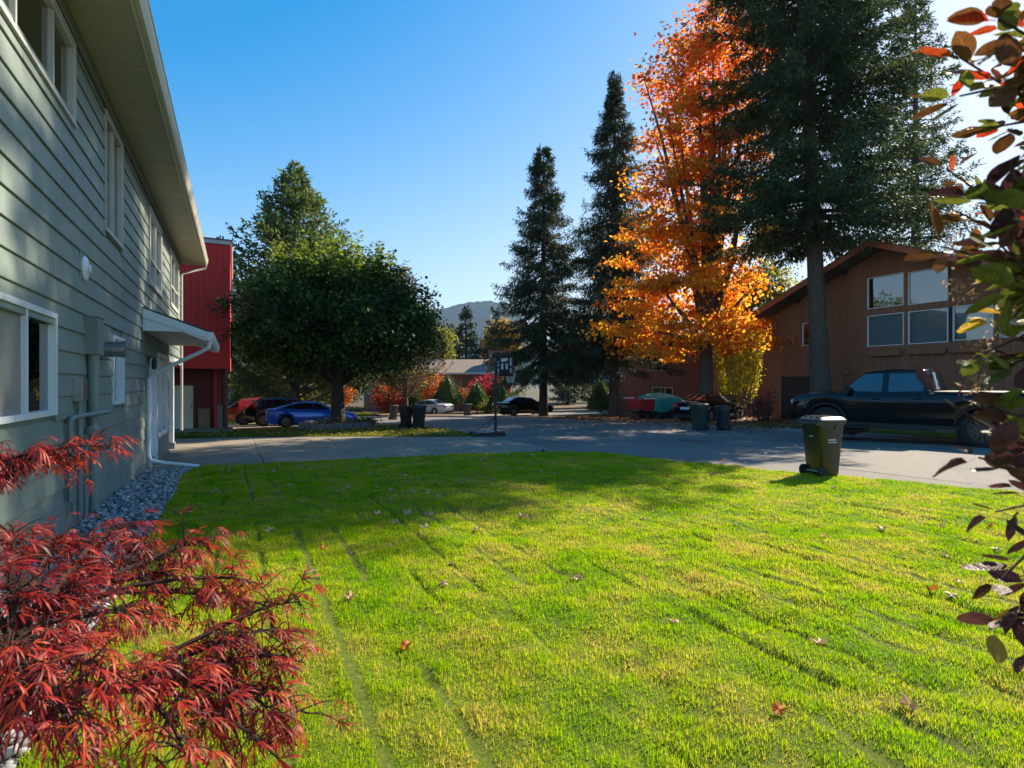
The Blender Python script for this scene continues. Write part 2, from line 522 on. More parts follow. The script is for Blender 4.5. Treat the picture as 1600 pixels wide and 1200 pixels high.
def grass_material(name, stops, trans=0.6):
    k = NT(name)
    isl = k.island()
    n1 = k.noise(1.6, 4, 0.65); n2 = k.noise(0.45, 2, 0.5)
    a = k.n('Math', operation='MULTIPLY_ADD'); k.l(n1, a.inputs[0]); a.inputs[1].default_value = 1.9; a.inputs[2].default_value = -0.95
    b = k.n('Math', operation='MULTIPLY_ADD'); k.l(n2, b.inputs[0]); b.inputs[1].default_value = 0.8; k.l(a.outputs[0], b.inputs[2])
    c = k.n('Math', operation='MULTIPLY_ADD'); k.l(isl, c.inputs[0]); c.inputs[1].default_value = 0.55; k.l(b.outputs[0], c.inputs[2])
    col = k.ramp(c.outputs[0], stops)
    k.l(col, k.p.inputs['Base Color']); k.p.inputs['Roughness'].default_value = 0.6; k.p.inputs['Specular IOR Level'].default_value = 0.03
    tr = k.n('BsdfTranslucent'); k.l(col, tr.inputs[0])
    mx = k.n('MixShader'); mx.inputs[0].default_value = trans
    k.l(k.p.outputs[0], mx.inputs[1]); k.l(tr.outputs[0], mx.inputs[2]); k.l(mx.outputs[0], k.out.inputs[0])
    return k.m
M_grass = grass_material('lawn_grass', [(0.0, (0.07, 0.24, 0.002)), (0.35, (0.20, 0.42, 0.002)), (0.62, (0.37, 0.54, 0.003)), (0.82, (0.50, 0.55, 0.008)), (1.0, (0.62, 0.46, 0.13))])
cT, sT = math.cos(YAW), math.sin(YAW)
def lawn_blades(n_try, zlo, zhi, Lm, Wm, seg, lean, inside=True):
    x = rng.uniform(-0.95, 11.3, n_try); y = rng.uniform(-0.8, 13.95, n_try)
    dep = x * sT + y * cT; lat = x * cT - y * sT
    vis = (np.abs(lat) < 0.95 * dep + 0.9) & (dep > 1.6)
    k = inpoly(x, y, LAWN) & (vis == inside) & (dep >= zlo) & (dep < zhi)
    x, y = x[k], y[k]
    z, rut = lawn_h(x, y)
    keep = rng.random(len(x)) > rut * 0.5
    x, y, z, rut = x[keep], y[keep], z[keep], rut[keep]
    cl = np.clip(vnoise(x, y, 5.0, 8) * 0.6 + vnoise(x, y, 13.0, 9) * 0.6 - 0.1, 0, 1)
    L = Lm * (0.62 + 0.85 * cl) * rng.uniform(0.6, 1.25, len(x)) * (1 - 0.35 * rut)
    W = Wm * rng.uniform(0.7, 1.3, len(x))
    return blades(np.stack([x, y, z - 0.004], -1), L, W, lean, seg)
parts = [lawn_blades(2700000, 1.6, 3.6, 0.031, 0.0050, 1, 0.85), lawn_blades(2000000, 3.6, 6.5, 0.033, 0.0066, 1, 0.85),
         lawn_blades(850000, 6.5, 16, 0.035, 0.0090, 1, 0.85), lawn_blades(150000, -9, 30, 0.042, 0.012, 1, 0.8, False)]
Vs = []; Fs = []; off = 0
for V, F in parts:
    Vs.append(V); Fs += [f + off for f in F]; off += len(V)
tag(link('grass', np_mesh('grass', np.concatenate(Vs), Fs), M_grass), 'short bright green lawn grass in front of the grey green house', 'grass', kind='stuff')

# the neighbour's island strip and other grassy patches
M_grass2 = grass_material('strip_grass', [(0.0, (0.035, 0.085, 0.008)), (0.4, (0.08, 0.15, 0.012)), (0.7, (0.17, 0.19, 0.03)), (1.0, (0.36, 0.27, 0.06))])
def patch(name, poly, dz, n, Lm, Wm, label, m=M_grass2, base=True):
    if base:
        tag(sheet(name + '_turf', poly, M_turf, dz), kind='structure')
    px = [p[0] for p in poly]; py = [p[1] for p in poly]
    x = rng.uniform(min(px), max(px), n); y = rng.uniform(min(py), max(py), n)
    k = inpoly(x, y, poly); x, y = x[k], y[k]
    V, F = blades(np.stack([x, y, g(y) + dz], -1), Lm * rng.uniform(0.5, 1.3, len(x)), Wm * rng.uniform(0.7, 1.3, len(x)), 0.7, 1)
    tag(link(name, np_mesh(name, V, F), m), label, 'grass', kind='stuff')
STRIP = [(-2.9, 25.75), (0.55, 24.7), (3.6, 22.7), (8.2, 19.3), (8.55, 24), (8.45, 30.4), (3.3, 31.3), (-0.95, 31.6), (-2.9, 31.6)]
patch('verge_grass', STRIP, 0.05, 66000, 0.07, 0.026, 'leaf strewn grass island between the two driveways')
patch('kerb_grass', [(17.75, 0.0), (18.6, 7.3), (19.28, 12), (19.68, 16.7), (19.75, 20.4), (21.2, 20.4), (21.0, 12), (20.4, 3)], YARD + 0.008, 50000, 0.07, 0.02, 'strip of shaded grass behind the parked pickup')
patch('meadow_grass', [(-16, 40.5), (1.5, 40.5), (1.0, 46.5), (-8, 51), (-16, 52)], 0.02, 24000, 0.10, 0.08, 'sunny grass field behind the black wire fence', M_grass)
patch('yard_grass', [(3, 58), (11, 54), (14.8, 62), (6, 66)], 0.02, 14000, 0.12, 0.07, 'sloping lawn across the bend of the road', M_grass)

# grey crushed stone along the house wall
def stones(n, poly, zfn, rmin, rmax):
    ico = bmesh.new(); bmesh.ops.create_icosphere(ico, subdivisions=1, radius=1.0)
    bv = np.array([v.co[:] for v in ico.verts]); bf = np.array([[v.index for v in f.verts] for f in ico.faces]); ico.free()
    px = [p[0] for p in poly]; py = [p[1] for p in poly]
    x = rng.uniform(min(px), max(px), n); y = rng.uniform(min(py), max(py), n)
    k = inpoly(x, y, poly); x, y = x[k], y[k]; n = len(x)
    r = rng.uniform(rmin, rmax, n)
    V = np.empty((n, len(bv), 3))
    ang = rng.random(n) * 6.28; sc = rng.uniform(0.55, 1.25, (n, 3)); sc[:, 2] *= 0.6
    jit = 1 + rng.normal(0, 0.16, (n, len(bv), 1))
    q = bv[None] * jit * sc[:, None] * r[:, None, None]
    til = rng.normal(0, 0.4, n)
    qz = q[..., 2] + q[..., 0] * til[:, None]
    V[..., 0] = q[..., 0] * np.cos(ang)[:, None] - q[..., 1] * np.sin(ang)[:, None] + x[:, None]
    V[..., 1] = q[..., 0] * np.sin(ang)[:, None] + q[..., 1] * np.cos(ang)[:, None] + y[:, None]
    V[..., 2] = qz + (zfn(x, y) + r * rng.uniform(0.1, 0.6, n))[:, None]
    F = bf[None] + (np.arange(n) * len(bv))[:, None, None]
    return V.reshape(-1, 3), F.reshape(-1, 3)
M_stone = mat('crushed_stone', (0.30, 0.31, 0.32), 0.85, 0.2, 12, bump=0.4, island=0.5)
GRAV = [(-1.68, -1), (-0.86, -1), (-0.84, 7.4), (-0.88, 10.5), (-0.95, 12.4), (-0.75, 13.85), (-1.68, 13.92)]
V, F = stones(4700, GRAV, lambda x, y: g(y) + 0.012, 0.020, 0.046)
tag(link('gravel', np_mesh('gravel', V, F), M_stone), 'grey crushed stone strip along the foot of the house wall', 'gravel', kind='stuff')
tag(sheet('gravel_bed', GRAV, mat('gravel_bed', (0.12, 0.12, 0.125), 0.95, 0.3, 20, bump=0.5), 0.012), kind='structure')
# ---------------------------------------------------------------- buildings
def glass_material(name, tint=(0.75, 0.8, 0.82), refl=1.0):
    k = NT(name)
    k.t.nodes.remove(k.p)
    fr = k.n('Fresnel'); fr.inputs[0].default_value = 1.5
    mm = k.n('Math', operation='MULTIPLY_ADD'); k.l(fr.outputs[0], mm.inputs[0]); mm.inputs[1].default_value = 1.6 * refl; mm.inputs[2].default_value = 0.05
    mm.use_clamp = True
    tr = k.n('BsdfTransparent'); tr.inputs[0].default_value = (*tint, 1)
    gl = k.n('BsdfGlossy'); gl.inputs['Roughness'].default_value = 0.015
    mx = k.n('MixShader'); k.l(mm.outputs[0], mx.inputs[0]); k.l(tr.outputs[0], mx.inputs[1]); k.l(gl.outputs[0], mx.inputs[2])
    k.l(mx.outputs[0], k.out.inputs[0])
    return k.m
M_glass = glass_material('window_glass')
M_dkglass = mat('dark_glass', (0.008, 0.012, 0.018), 0.04, 0.1, 2, spec=1.0)
M_dkglass.node_tree.nodes['Principled BSDF'].inputs['IOR'].default_value = 1.75
M_sage = mat('sage_paint', (0.205, 0.25, 0.225), 0.55, 0.16, 1.6, (1, 1.6, 0.7), bump=0.3, bscale=14, spec=0.35, island=0.07)
M_white = mat('white_paint', (0.74, 0.75, 0.74), 0.45, 0.06, 4)
M_bluewhite = mat('white_vinyl', (0.72, 0.76, 0.80), 0.35, 0.05, 5)
M_soffit = mat('cream_soffit', (0.46, 0.42, 0.28), 0.55, 0.08, 2)
M_soffitp = mat('porch_soffit', (0.52, 0.50, 0.42), 0.6, 0.08, 2)
M_gutter = mat('cream_gutter', (0.62, 0.59, 0.50), 0.4, 0.08, 3)
M_frieze = mat('grey_frieze', (0.16, 0.17, 0.15), 0.6, 0.1, 3)
M_shingle = mat('roof_shingle', (0.09, 0.082, 0.075), 0.9, 0.25, 9, bump=0.5, bscale=40)
M_found = concrete_material('foundation', (0.30, 0.27, 0.24))
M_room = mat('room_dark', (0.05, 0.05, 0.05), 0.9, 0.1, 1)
M_curtain = mat('curtain', (0.42, 0.42, 0.40), 0.9, 0.1, 3, (1, 14, 0.4), bump=0.5, bscale=6)
M_blind = mat('blind', (0.62, 0.6, 0.56), 0.8, 0.05, 3)
M_metal = mat('grey_metal', (0.40, 0.42, 0.42), 0.35, 0.15, 5, metal=0.9)
M_black = mat('black_metal', (0.018, 0.018, 0.02), 0.45, 0.2, 5)
M_pvc = mat('grey_conduit', (0.19, 0.23, 0.23), 0.5, 0.1, 5)

def plane(axis, pos, sign):
    """box maker on a wall: u along the wall, z up, d outward from the wall face"""
    def B(mb, u0, u1, z0, z1, d0, d1):
        a, b = pos + sign * d0, pos + sign * d1
        a, b = min(a, b), max(a, b)
        if axis == 'x': mb.box(a, b, u0, u1, z0, z1)
        else: mb.box(u0, u1, a, b, z0, z1)
        return mb
    return B

def wall_cells(B, u0, u1, z0, z1, ops, d0, d1, mb=None):
    mb = mb or MB()
    us = sorted(set([u0, u1] + [v for o in ops for v in o[:2] if u0 < v < u1]))
    zs = sorted(set([z0, z1] + [v for o in ops for v in o[2:4] if z0 < v < z1]))
    for a, b in zip(us[:-1], us[1:]):
        run = None
        for c, d in zip(zs[:-1], zs[1:]):
            hit = any(o[0] < (a + b) / 2 < o[1] and o[2] < (c + d) / 2 < o[3] for o in ops)
            if not hit:
                run = [run[0], d] if run else [c, d]
            if (hit or d == zs[-1]) and run:
                B(mb, a, b, run[0], run[1], d0, d1); run = None
    return mb

def window(parent, B, u0, u1, z0, z1, frame=0.05, mull=(), rails=(), m=None, d=(-0.06, 0.03), glass=None, cover=None, name='window', trim=0.0, depth=0.25):
    """a window part: frame with its panes as sub-parts, a drape behind the glass where the photo shows one"""
    m = m or M_white
    w = MB()
    B(w, u0, u1, z0, z0 + frame, *d); B(w, u0, u1, z1 - frame, z1, *d)
    B(w, u0, u0 + frame, z0 + frame, z1 - frame, *d); B(w, u1 - frame, u1, z0 + frame, z1 - frame, *d)
    o = w.build(name, m, parent)
    if trim:
        t = MB(); B(t, u0 - trim, u1 + trim, z1 + 0.002, z1 + trim, -0.01, d[1] + 0.012); B(t, u0 - trim, u1 + trim, z0 - trim, z0 - 0.002, -0.01, d[1] + 0.02)
        B(t, u0 - trim, u0 - 0.002, z0, z1, -0.01, d[1] + 0.009); B(t, u1 + 0.002, u1 + trim, z0, z1, -0.01, d[1] + 0.009)
        t.build('trim', m, o)
    us = [u0 + frame] + [v for q in mull for v in (q - frame * .4, q + frame * .4)] + [u1 - frame]
    for q in mull:
        B(MB(), q - frame * .4, q + frame * .4, z0 + frame, z1 - frame, d[0] + 0.01, d[1] - 0.012).build('mullion', m, o)
    zr = [z0 + frame] + [v for q in rails for v in (q - frame * .3, q + frame * .3)] + [z1 - frame]
    for q in rails:
        B(MB(), u0 + frame, u1 - frame, q - frame * .3, q + frame * .3, d[0] + 0.012, d[1] - 0.015).build('rail', m, o)
    for a, b in zip(us[0::2], us[1::2]):
        for c, e in zip(zr[0::2], zr[1::2]):
            B(MB(), a, b, c, e, -0.03, -0.024).build('pane', glass or M_glass, o)
    if cover is not None:
        for (a, b, cm) in cover:
            n = max(2, int((b - a) / 0.05)); mb = MB()
            for i in range(n):
                ua, ub = a + (b - a) * i / n, a + (b - a) * (i + 1) / n
                off = (-0.010 if cm is M_screen else -0.13 - 0.012 * (i % 2))
                B(mb, ua, ub, z0 + 0.01, z1 - 0.01, off - 0.01, off)
            mb.build('curtain', cm, o)
    return o

# ---- the grey green house
XW = -1.72
house = wempty('grey_green_house', (XW, 8.0, 0), 'sage grey house with wide lap siding, white framed windows and cream eaves', 'house')
BH = plane('x', XW, 1)
HY0, HY1, ZT = -1.5, 21.9, 5.62
W_low1 = (5.15, 7.35, 1.33, 2.38); W_low2 = (10.35, 11.25, 1.33, 2.40)
W_up = [(4.6, 8.08, 4.65, 5.56), (9.83, 11.12, 3.88, 5.56), (14.35, 16.35, 3.86, 5.40), (18.6, 20.9, 3.93, 5.42)]
DOOR = (14.45, 15.35, -0.19, 2.12); SIDE = (15.75, 17.5, 0.42, 2.36); RECESS = (18.3, 21.9, -1.0, 2.42)
ops = [W_low1, W_low2, DOOR, SIDE, RECESS] + W_up
wall_cells(BH, HY0, HY1, -0.6, ZT + 0.2, ops, -0.22, -0.012).build('wall', M_sage, house)
wall_cells(BH, HY0, 18.3, -0.6, 0.0, [], -0.011, 0.004).build('foundation', M_found, house)
# lap siding boards, each its own
EXP = 0.25
row = 0
zz = -0.235
rr = random.Random(3)
while zz < ZT:
    z0, z1 = zz, min(zz + EXP + 0.012, ZT)
    spans = [(HY0, HY1)]
    for (a, b, c, d) in ops:
        if c < zz + EXP * 0.5 < d:
            new = []
            for s0, s1 in spans:
                if b <= s0 or a >= s1: new.append((s0, s1)); continue
                if a > s0: new.append((s0, a))
                if b < s1: new.append((b, s1))
            spans = new
    for s0, s1 in spans:
        cuts = [s0]
        while s1 - cuts[-1] > 5.2:
            cuts.append(cuts[-1] + rr.uniform(2.6, 4.9))
        cuts.append(s1)
        for a, b in zip(cuts[:-1], cuts[1:]):
            if b - a < 0.05: continue
            if a >= 8 and zz + EXP < gz(a) : continue
            t = rr.uniform(-0.002, 0.002)
            mb = MB().prism([(XW - 0.011, z0), (XW + 0.030 + t, z0), (XW + 0.031 + t, z0 + 0.012), (XW + 0.008, z1), (XW - 0.011, z1)], 'y', a + 0.002, b - 0.002)
            mb.build('siding_board', M_sage, house)
    zz += EXP; row += 1
# eave: soffit strips, frieze, fascia, gutter, roof
XS = -1.04
MB().box(XW + 0.004, XW + 0.05, HY0, HY1, ZT + 0.005, ZT + 0.20).build('frieze_board', M_frieze, house)
y = HY0 - 0.5; i = 0
while y < HY1 + 0.45:
    MB().box(XW + 0.002 if y < HY1 else XW - 1.0, XS, y, y + 0.294, ZT + 0.202 + 0.003 * (i % 2), ZT + 0.22).build('soffit_panel', M_soffit, house)
    y += 0.30; i += 1
YE = HY1 + 0.5
MB().box(XS, XS + 0.03, HY0 - 0.5, YE, ZT + 0.17, ZT + 0.40).build('fascia', M_gutter, house)
gp = [(XS + 0.032, ZT + 0.20), (XS + 0.09, ZT + 0.19), (XS + 0.135, ZT + 0.27), (XS + 0.135, ZT + 0.33), (XS + 0.15, ZT + 0.345), (XS + 0.15, ZT + 0.36), (XS + 0.032, ZT + 0.36)]
MB().prism(gp, 'y', HY0 - 0.5, YE + 0.02).build('gutter', M_gutter, house)
MB().prism([(XS + 0.10, ZT + 0.375), (XS + 0.10, ZT + 0.40), (XW - 4.5, ZT + 2.2), (XW - 9.6, ZT + 0.40), (XW - 9.6, ZT + 0.375), (XW - 4.5, ZT + 2.15)], 'y', HY0 - 0.55, YE + 0.03).build('roof', M_shingle, house)
MB().prism([(XW - 0.02, ZT + 0.2), (XW - 4.5, ZT + 2.1), (XW - 9.0, ZT + 0.2)], 'y', HY1 - 0.2, HY1 - 0.02).build('gable', M_sage, house)
MB().box(XW - 9.0, XW - 0.23, HY1 - 0.2, HY1 - 0.01, 2.42, ZT + 0.2).build('end_wall', M_sage, house)
MB().box(XW - 9.0, XW - 0.23, HY0, HY0 + 0.2, -0.5, ZT + 0.2).build('end_wall', M_sage, house)
MB().box(XW - 9.2, XW - 9.0, HY0, HY1, -0.6, ZT + 0.2).build('back_wall', M_sage, house)
# rooms behind the glass
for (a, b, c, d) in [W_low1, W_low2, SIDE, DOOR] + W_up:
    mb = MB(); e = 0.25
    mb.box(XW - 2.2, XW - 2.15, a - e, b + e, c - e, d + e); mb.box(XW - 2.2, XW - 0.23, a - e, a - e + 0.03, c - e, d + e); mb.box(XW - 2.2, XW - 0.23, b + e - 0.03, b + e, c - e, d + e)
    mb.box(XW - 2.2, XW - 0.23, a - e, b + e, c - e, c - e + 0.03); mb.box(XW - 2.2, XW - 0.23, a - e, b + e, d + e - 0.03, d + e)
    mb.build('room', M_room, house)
M_screen = mat('window_screen', (0.24, 0.235, 0.22), 0.8, 0.1, 4)
window(house, BH, *W_low1, 0.055, (6.45,), (), M_bluewhite, (-0.09, 0.045), cover=[(5.2, 6.45, M_screen)])
window(house, BH, *W_low2, 0.05, (10.85,), (), M_bluewhite, (-0.09, 0.045), cover=[(10.38, 10.82, M_screen)])
M_wtrim = mat('shaded_white_trim', (0.50, 0.50, 0.47), 0.5, 0.08, 4)  # white upper frames, greyed: the shade on them is put into the colour
window(house, BH, *W_up[0], 0.05, (6.2, 7.3), (), M_wtrim, (-0.09, 0.035), cover=[(4.7, 7.2, M_blind)], trim=0.03)
window(house, BH, *W_up[1], 0.05, (10.45,), (), M_wtrim, (-0.09, 0.035), trim=0.03)
window(house, BH, *W_up[2], 0.07, (15.4,), (4.4,), M_wtrim, (-0.09, 0.045), cover=[(14.45, 15.35, M_blind)], trim=0.07)
window(house, BH, *W_up[3], 0.07, (19.8,), (4.5,), M_wtrim, (-0.09, 0.045), cover=[(18.7, 20.8, M_blind)], trim=0.07)
window(house, BH, *SIDE, 0.06, (16.6,), (), M_white, (-0.09, 0.05), cover=[(15.8, 16.4, M_curtain)], trim=0.04)
# entry door with its jambs, lantern
dr = MB(); BH(dr, DOOR[0] + 0.08, DOOR[1] - 0.08, DOOR[2] + 0.02, DOOR[3] - 0.07, -0.10, -0.05)
dro = dr.build('door', M_bluewhite, house)
for z in (0.15, 1.15):
    pm = MB(); BH(pm, DOOR[0] + 0.2, DOOR[1] - 0.2, z, z + 0.75, -0.05, -0.035); pm.build('door_panel', M_bluewhite, dro)
MB().lathe([(0.03, 0), (0.03, 0.05), (0.012, 0.06)], (XW - 0.05, DOOR[1] - 0.16, 0.95), (1, 0, 0), 12).build('door_handle', M_metal, dro)
for a, b in ((DOOR[0] - 0.10, DOOR[0] + 0.07), (DOOR[1] - 0.07, DOOR[1] + 0.12)):
    BH(MB(), a, b, DOOR[2], DOOR[3] + 0.1, -0.11, 0.06).build('door_jamb', M_bluewhite, house)
BH(MB(), DOOR[0] - 0.08, DOOR[1] + 0.10, DOOR[3] - 0.06, DOOR[3] + 0.08, -0.11, 0.055).build('door_head', M_bluewhite, house)
lan = MB(); lan.tube([(XW + 0.05, 14.12, 2.18), (XW + 0.10, 14.12, 2.24), (XW + 0.14, 14.12, 2.2)], 0.012, 6); lan.lathe([(0.01, 0.0), (0.05, -0.05), (0.045, -0.22), (0.02, -0.24)], (XW + 0.14, 14.12, 2.2), n=8); lan.box(XW + 0.03, XW + 0.05, 14.07, 14.17, 2.1, 2.26)
lan.build('wall_lantern', M_black, house)
# recess at the far end: ceiling, inner wall, corner post on its plinth
MB().box(XW - 2.0, XW - 0.015, 18.3, HY1 - 0.22, 2.42, 2.5).build('recess_ceiling', M_soffitp, house)
MB().box(XW - 2.2, XW - 2.0, 18.3, HY1, -0.6, 2.42).build('recess_wall', M_sage, house)
MB().box(XW - 2.2, XW - 0.225, 18.1, 18.295, -0.6, 2.42).build('recess_wall', M_sage, house)
MB().box(XW - 0.27, XW - 0.01, 19.85, 20.11, gz(20) - 0.05, 2.415).build('corner_post', M_bluewhite, house, bevel=0.008)
MB().box(XW - 0.31, XW + 0.03, 19.8, 20.16, gz(20) - 0.05, gz(20) + 0.22).build('post_plinth', M_sage, house, bevel=0.01)
BH(MB(), 18.3, HY1, 2.28, 2.419, -0.2, 0.03).build('recess_beam', M_white, house)
# porch roof
PY0, PY1, PX = 13.35, 18.2, -0.56
pr = [(XW + 0.03, 3.16), (PX, 2.74), (PX, 2.54), (-1.0, 2.72), (XW + 0.03, 2.72)]
MB().prism([(XW + 0.03, 3.175), (PX + 0.06, 2.742), (PX + 0.06, 2.765), (XW + 0.03, 3.20)], 'y', PY0 - 0.03, PY1 + 0.03).build('porch_roof', M_shingle, house)
MB().prism(pr, 'y', PY0, PY0 + 0.035).build('porch_end_panel', M_bluewhite, house)
MB().prism([(XW + 0.03, 3.165), (PX + 0.01, 2.74), (PX + 0.01, 2.60), (XW + 0.03, 2.985)], 'y', PY0 - 0.022, PY0 - 0.001).build('porch_rake_board', M_bluewhite, house)
MB().prism(pr, 'y', PY1 - 0.035, PY1).build('porch_end_panel', M_bluewhite, house)
MB().prism([(XW + 0.03, 2.722), (-1.0, 2.722), (PX, 2.545), (PX, 2.56), (-1.0, 2.74), (XW + 0.03, 2.74)], 'y', PY0 + 0.036, PY1 - 0.036).build('porch_soffit', M_soffitp, house)
MB().prism([(PX + 0.002, 2.56), (PX + 0.07, 2.55), (PX + 0.11, 2.63), (PX + 0.12, 2.735), (PX + 0.002, 2.735)], 'y', PY0 - 0.03, PY1 + 0.03).build('porch_gutter', M_bluewhite, house)
MB().tube([(PX + 0.05, PY0 + 0.06, 2.56), (PX + 0.03, PY0 + 0.08, 2.42), (PX - 0.10, PY0 + 0.12, 2.33), (XW + 0.20, 13.78, 1.88), (XW + 0.075, 13.82, 1.76), (XW + 0.07, 13.83, 0.16), (XW + 0.12, 13.84, 0.05), (XW + 0.35, 13.85, -0.01), (-0.72, 13.86, -0.125)], [0.04, 0.042, 0.042, 0.042, 0.042, 0.042, 0.042, 0.042, 0.042], 10).build('downspout', M_bluewhite, house, True)
MB().box(XW + 0.032, XW + 0.12, 13.77, 13.89, 1.45, 1.47).build('downspout_strap', M_bluewhite, house)
MB().tube([(XS + 0.08, YE - 0.12, ZT + 0.2), (XS + 0.05, YE - 0.1, ZT + 0.06), (XS - 0.45, YE - 0.35, ZT - 0.18), (XW + 0.06, HY1 - 0.15, ZT - 0.3), (XW + 0.06, HY1 - 0.1, 0.1)], 0.04, 8).build('downspout', M_gutter, house, True)
# services on the wall
vent = MB().lathe([(0.15, 0), (0.155, 0.015), (0.13, 0.035), (0.05, 0.045), (0.05, 0.07), (0.02, 0.075)], (XW + 0.022, 8.58, 3.08), (1, 0, 0), 24).build('round_vent', M_bluewhite, house, True)
MB().box(XW + 0.005, XW + 0.022, 8.38, 8.78, 2.90, 3.26).build('vent_backing', M_sage, house)
MB().box(XW + 0.01, XW + 0.155, 8.62, 8.98, 2.02, 2.49).build('meter_box', M_sage, house, bevel=0.008)
MB().box(XW + 0.01, XW + 0.165, 8.61, 8.99, 2.491, 2.505).build('meter_box_lid', M_sage, house)
MB().tube([(XW + 0.085, 8.75, 2.018), (XW + 0.085, 8.75, -0.05)], 0.062, 12).build('conduit', M_sage, house, True)
MB().lathe([(0.15, 0), (0.15, 0.02), (0.11, 0.025), (0.11, 0.24), (0.12, 0.24), (0.12, 0.27), (0.09, 0.27)], (XW + 0.025, 9.62, 2.14), (1, 0, 0), 22).build('exhaust_hood', M_metal, house, True)
MB().box(XW + 0.01, XW + 0.12, 8.05, 8.28, 1.45, 1.72).build('disconnect_box', M_metal, house, bevel=0.012)
for yy, z0, z1, r in ((8.12, -0.05, 1.448, 0.02), (8.22, 0.1, 1.448, 0.018), (7.72, 0.35, 1.25, 0.03), (7.84, 0.2, 0.9, 0.02), (8.42, 0.0, 1.05, 0.03)):
    MB().tube([(XW + 0.07, yy, z0), (XW + 0.07, yy, z1)], r, 8).build('conduit', M_pvc, house, True)
MB().tube([(XW + 0.07, 7.72, 1.22), (XW + 0.075, 7.76, 1.27), (XW + 0.08, 8.3, 1.275), (XW + 0.16, 8.6, 1.285), (XW + 0.22, 8.9, 1.29)], 0.03, 10).build('gas_pipe', M_pvc, house, True)
MB().lathe([(0.03, -0.06), (0.075, -0.05), (0.08, 0.03), (0.04, 0.06), (0.03, 0.09)], (XW + 0.13, 8.45, 1.08), (0.2, 0, 1), 14).build('gas_regulator', M_pvc, house, True)
MB().box(XW + 0.02, XW + 0.05, 8.30, 8.34, 0.1, 0.9).build('meter_marker', M_white, house)

# ---- the tall red building
M_red = mat('red_stain', (0.58, 0.018, 0.014), 0.7, 0.16, 2.2, (3, 3, 0.4), bump=0.3, bscale=10)
M_redd = mat('dark_red_stain', (0.15, 0.018, 0.013), 0.75, 0.2, 2.2, (3, 3, 0.4))
M_fl = mat('grey_flashing', (0.42, 0.43, 0.44), 0.45, 0.1, 3)
M_door = mat('cream_door', (0.60, 0.53, 0.40), 0.5, 0.05, 2)
M_post = mat('brown_post', (0.14, 0.05, 0.025), 0.7, 0.2, 3, (3, 3, 0.5))
red = wempty('red_building', (-4, 29.5, gz(29.5)), 'tall dark red board and batten building with flat grey roof edge', 'building')
RY, RX = 29.5, -0.33
BR = plane('y', RY, -1)
MB().box(-9.0, RX, RY, RY + 9, 2.38, 8.15).build('wall', M_redd, red)
x = RX - 0.002; i = 0
while x > -6.2:
    BR(MB(), x - 0.262, x, 2.36, 8.14, 0.002, 0.022 ).build('wall_board', M_red, red)
    BR(MB(), x - 0.285, x - 0.24, 2.365, 8.135, 0.024, 0.05).build('batten', M_red, red)
    x -= 0.266; i += 1
BX = plane('x', RX, 1)
for i in range(12):
    BX(MB(), RY + 0.75 * i + 0.03, RY + 0.75 * (i + 1), 2.36, 8.14, 0.002, 0.02).build('wall_board', M_red, red)
BX(MB(), RY - 0.055, RY + 0.028, 2.34, 8.14, 0.001, 0.05).build('corner_trim', M_red, red)
MB().box(-9.1, RX + 0.10, RY - 0.10, RY + 9.1, 8.151, 8.33).build('roof_edge', M_fl, red)
MB().box(-9.15, RX + 0.15, RY - 0.15, RY + 9.15, 8.331, 8.38).build('roof', M_shingle, red)
MB().tube([(RX + 0.12, RY + 0.2, 8.1), (RX + 0.12, RY + 0.2, 5.0), (RX + 0.2, RY + 0.2, 4.6)], 0.04, 8).build('downspout', M_gutter, red, True)
MB().tube([(RX + 0.09, RY + 0.2, 4.6), (RX + 0.09, RY + 0.2, 2.9), (RX + 0.2, RY + 0.1, 2.6)], 0.03, 8).build('cable_pipe', M_black, red, True)
MB().box(-9.0, RX - 0.5, RY + 1.5, RY + 1.7, gz(30) - 0.1, 2.379).build('lower_wall', M_redd, red)
for i in range(16):
    MB().box(-6.0 + 0.35 * i, -6.0 + 0.35 * (i + 1) - 0.01, RY + 1.478, RY + 1.499, gz(30), 2.37).build('wall_board', M_redd, red)
pad = MB().box(-6.5, RX + 0.15, RY - 0.35, RY + 1.7, gz(30) - 0.1, gz(30) + 0.16).build('pad', M_concrete, red)
DZ = gz(30) + 0.165
BD = plane('y', RY + 1.478, -1)
d = BD(MB(), -2.78, -1.88, DZ, DZ + 2.05, 0.002, 0.05).build('door', M_door, red)
for a, b in ((-2.64, -2.38), (-2.27, -2.02)):
    for c, e in ((0.15, 0.85), (1.0, 1.75), (1.82, 1.98)):
        BD(MB(), a, b, DZ + c, DZ + e, 0.051, 0.062).build('door_panel', M_door, d)
for z in (0.98, 1.12):
    MB().lathe([(0.03, 0), (0.035, 0.03), (0.03, 0.06)], (-1.95, RY + 1.427, DZ + z), (0, -1, 0), 10).build('door_knob', M_black, d)
BD(MB(), -2.9, -2.79, DZ, DZ + 2.15, 0.002, 0.045).build('door_jamb', M_redd, red); BD(MB(), -1.87, -1.76, DZ, DZ + 2.15, 0.002, 0.045).build('door_jamb', M_redd, red)
MB().box(-0.50, -0.37, RY + 0.02, RY + 0.15, gz(30) + 0.162, 2.38).build('post', M_post, red)
MB().box(-0.98, -0.85, RY + 0.9, RY + 1.02, gz(30) + 0.162, 2.38).build('post', M_red, red)
MB().box(-0.97, -0.62, RY + 1.02, RY + 1.40, gz(30) + 0.162, 0.62).build('pier', M_found, red)
lp = MB().box(-1.66, -1.16, RY + 1.30, RY + 1.34, DZ, DZ + 0.95).build('plywood_sheet', mat('plywood', (0.25, 0.15, 0.08), 0.8, 0.2, 3), None)
tag(lp, 'brown plywood sheet leaning beside the cream door', 'plywood')

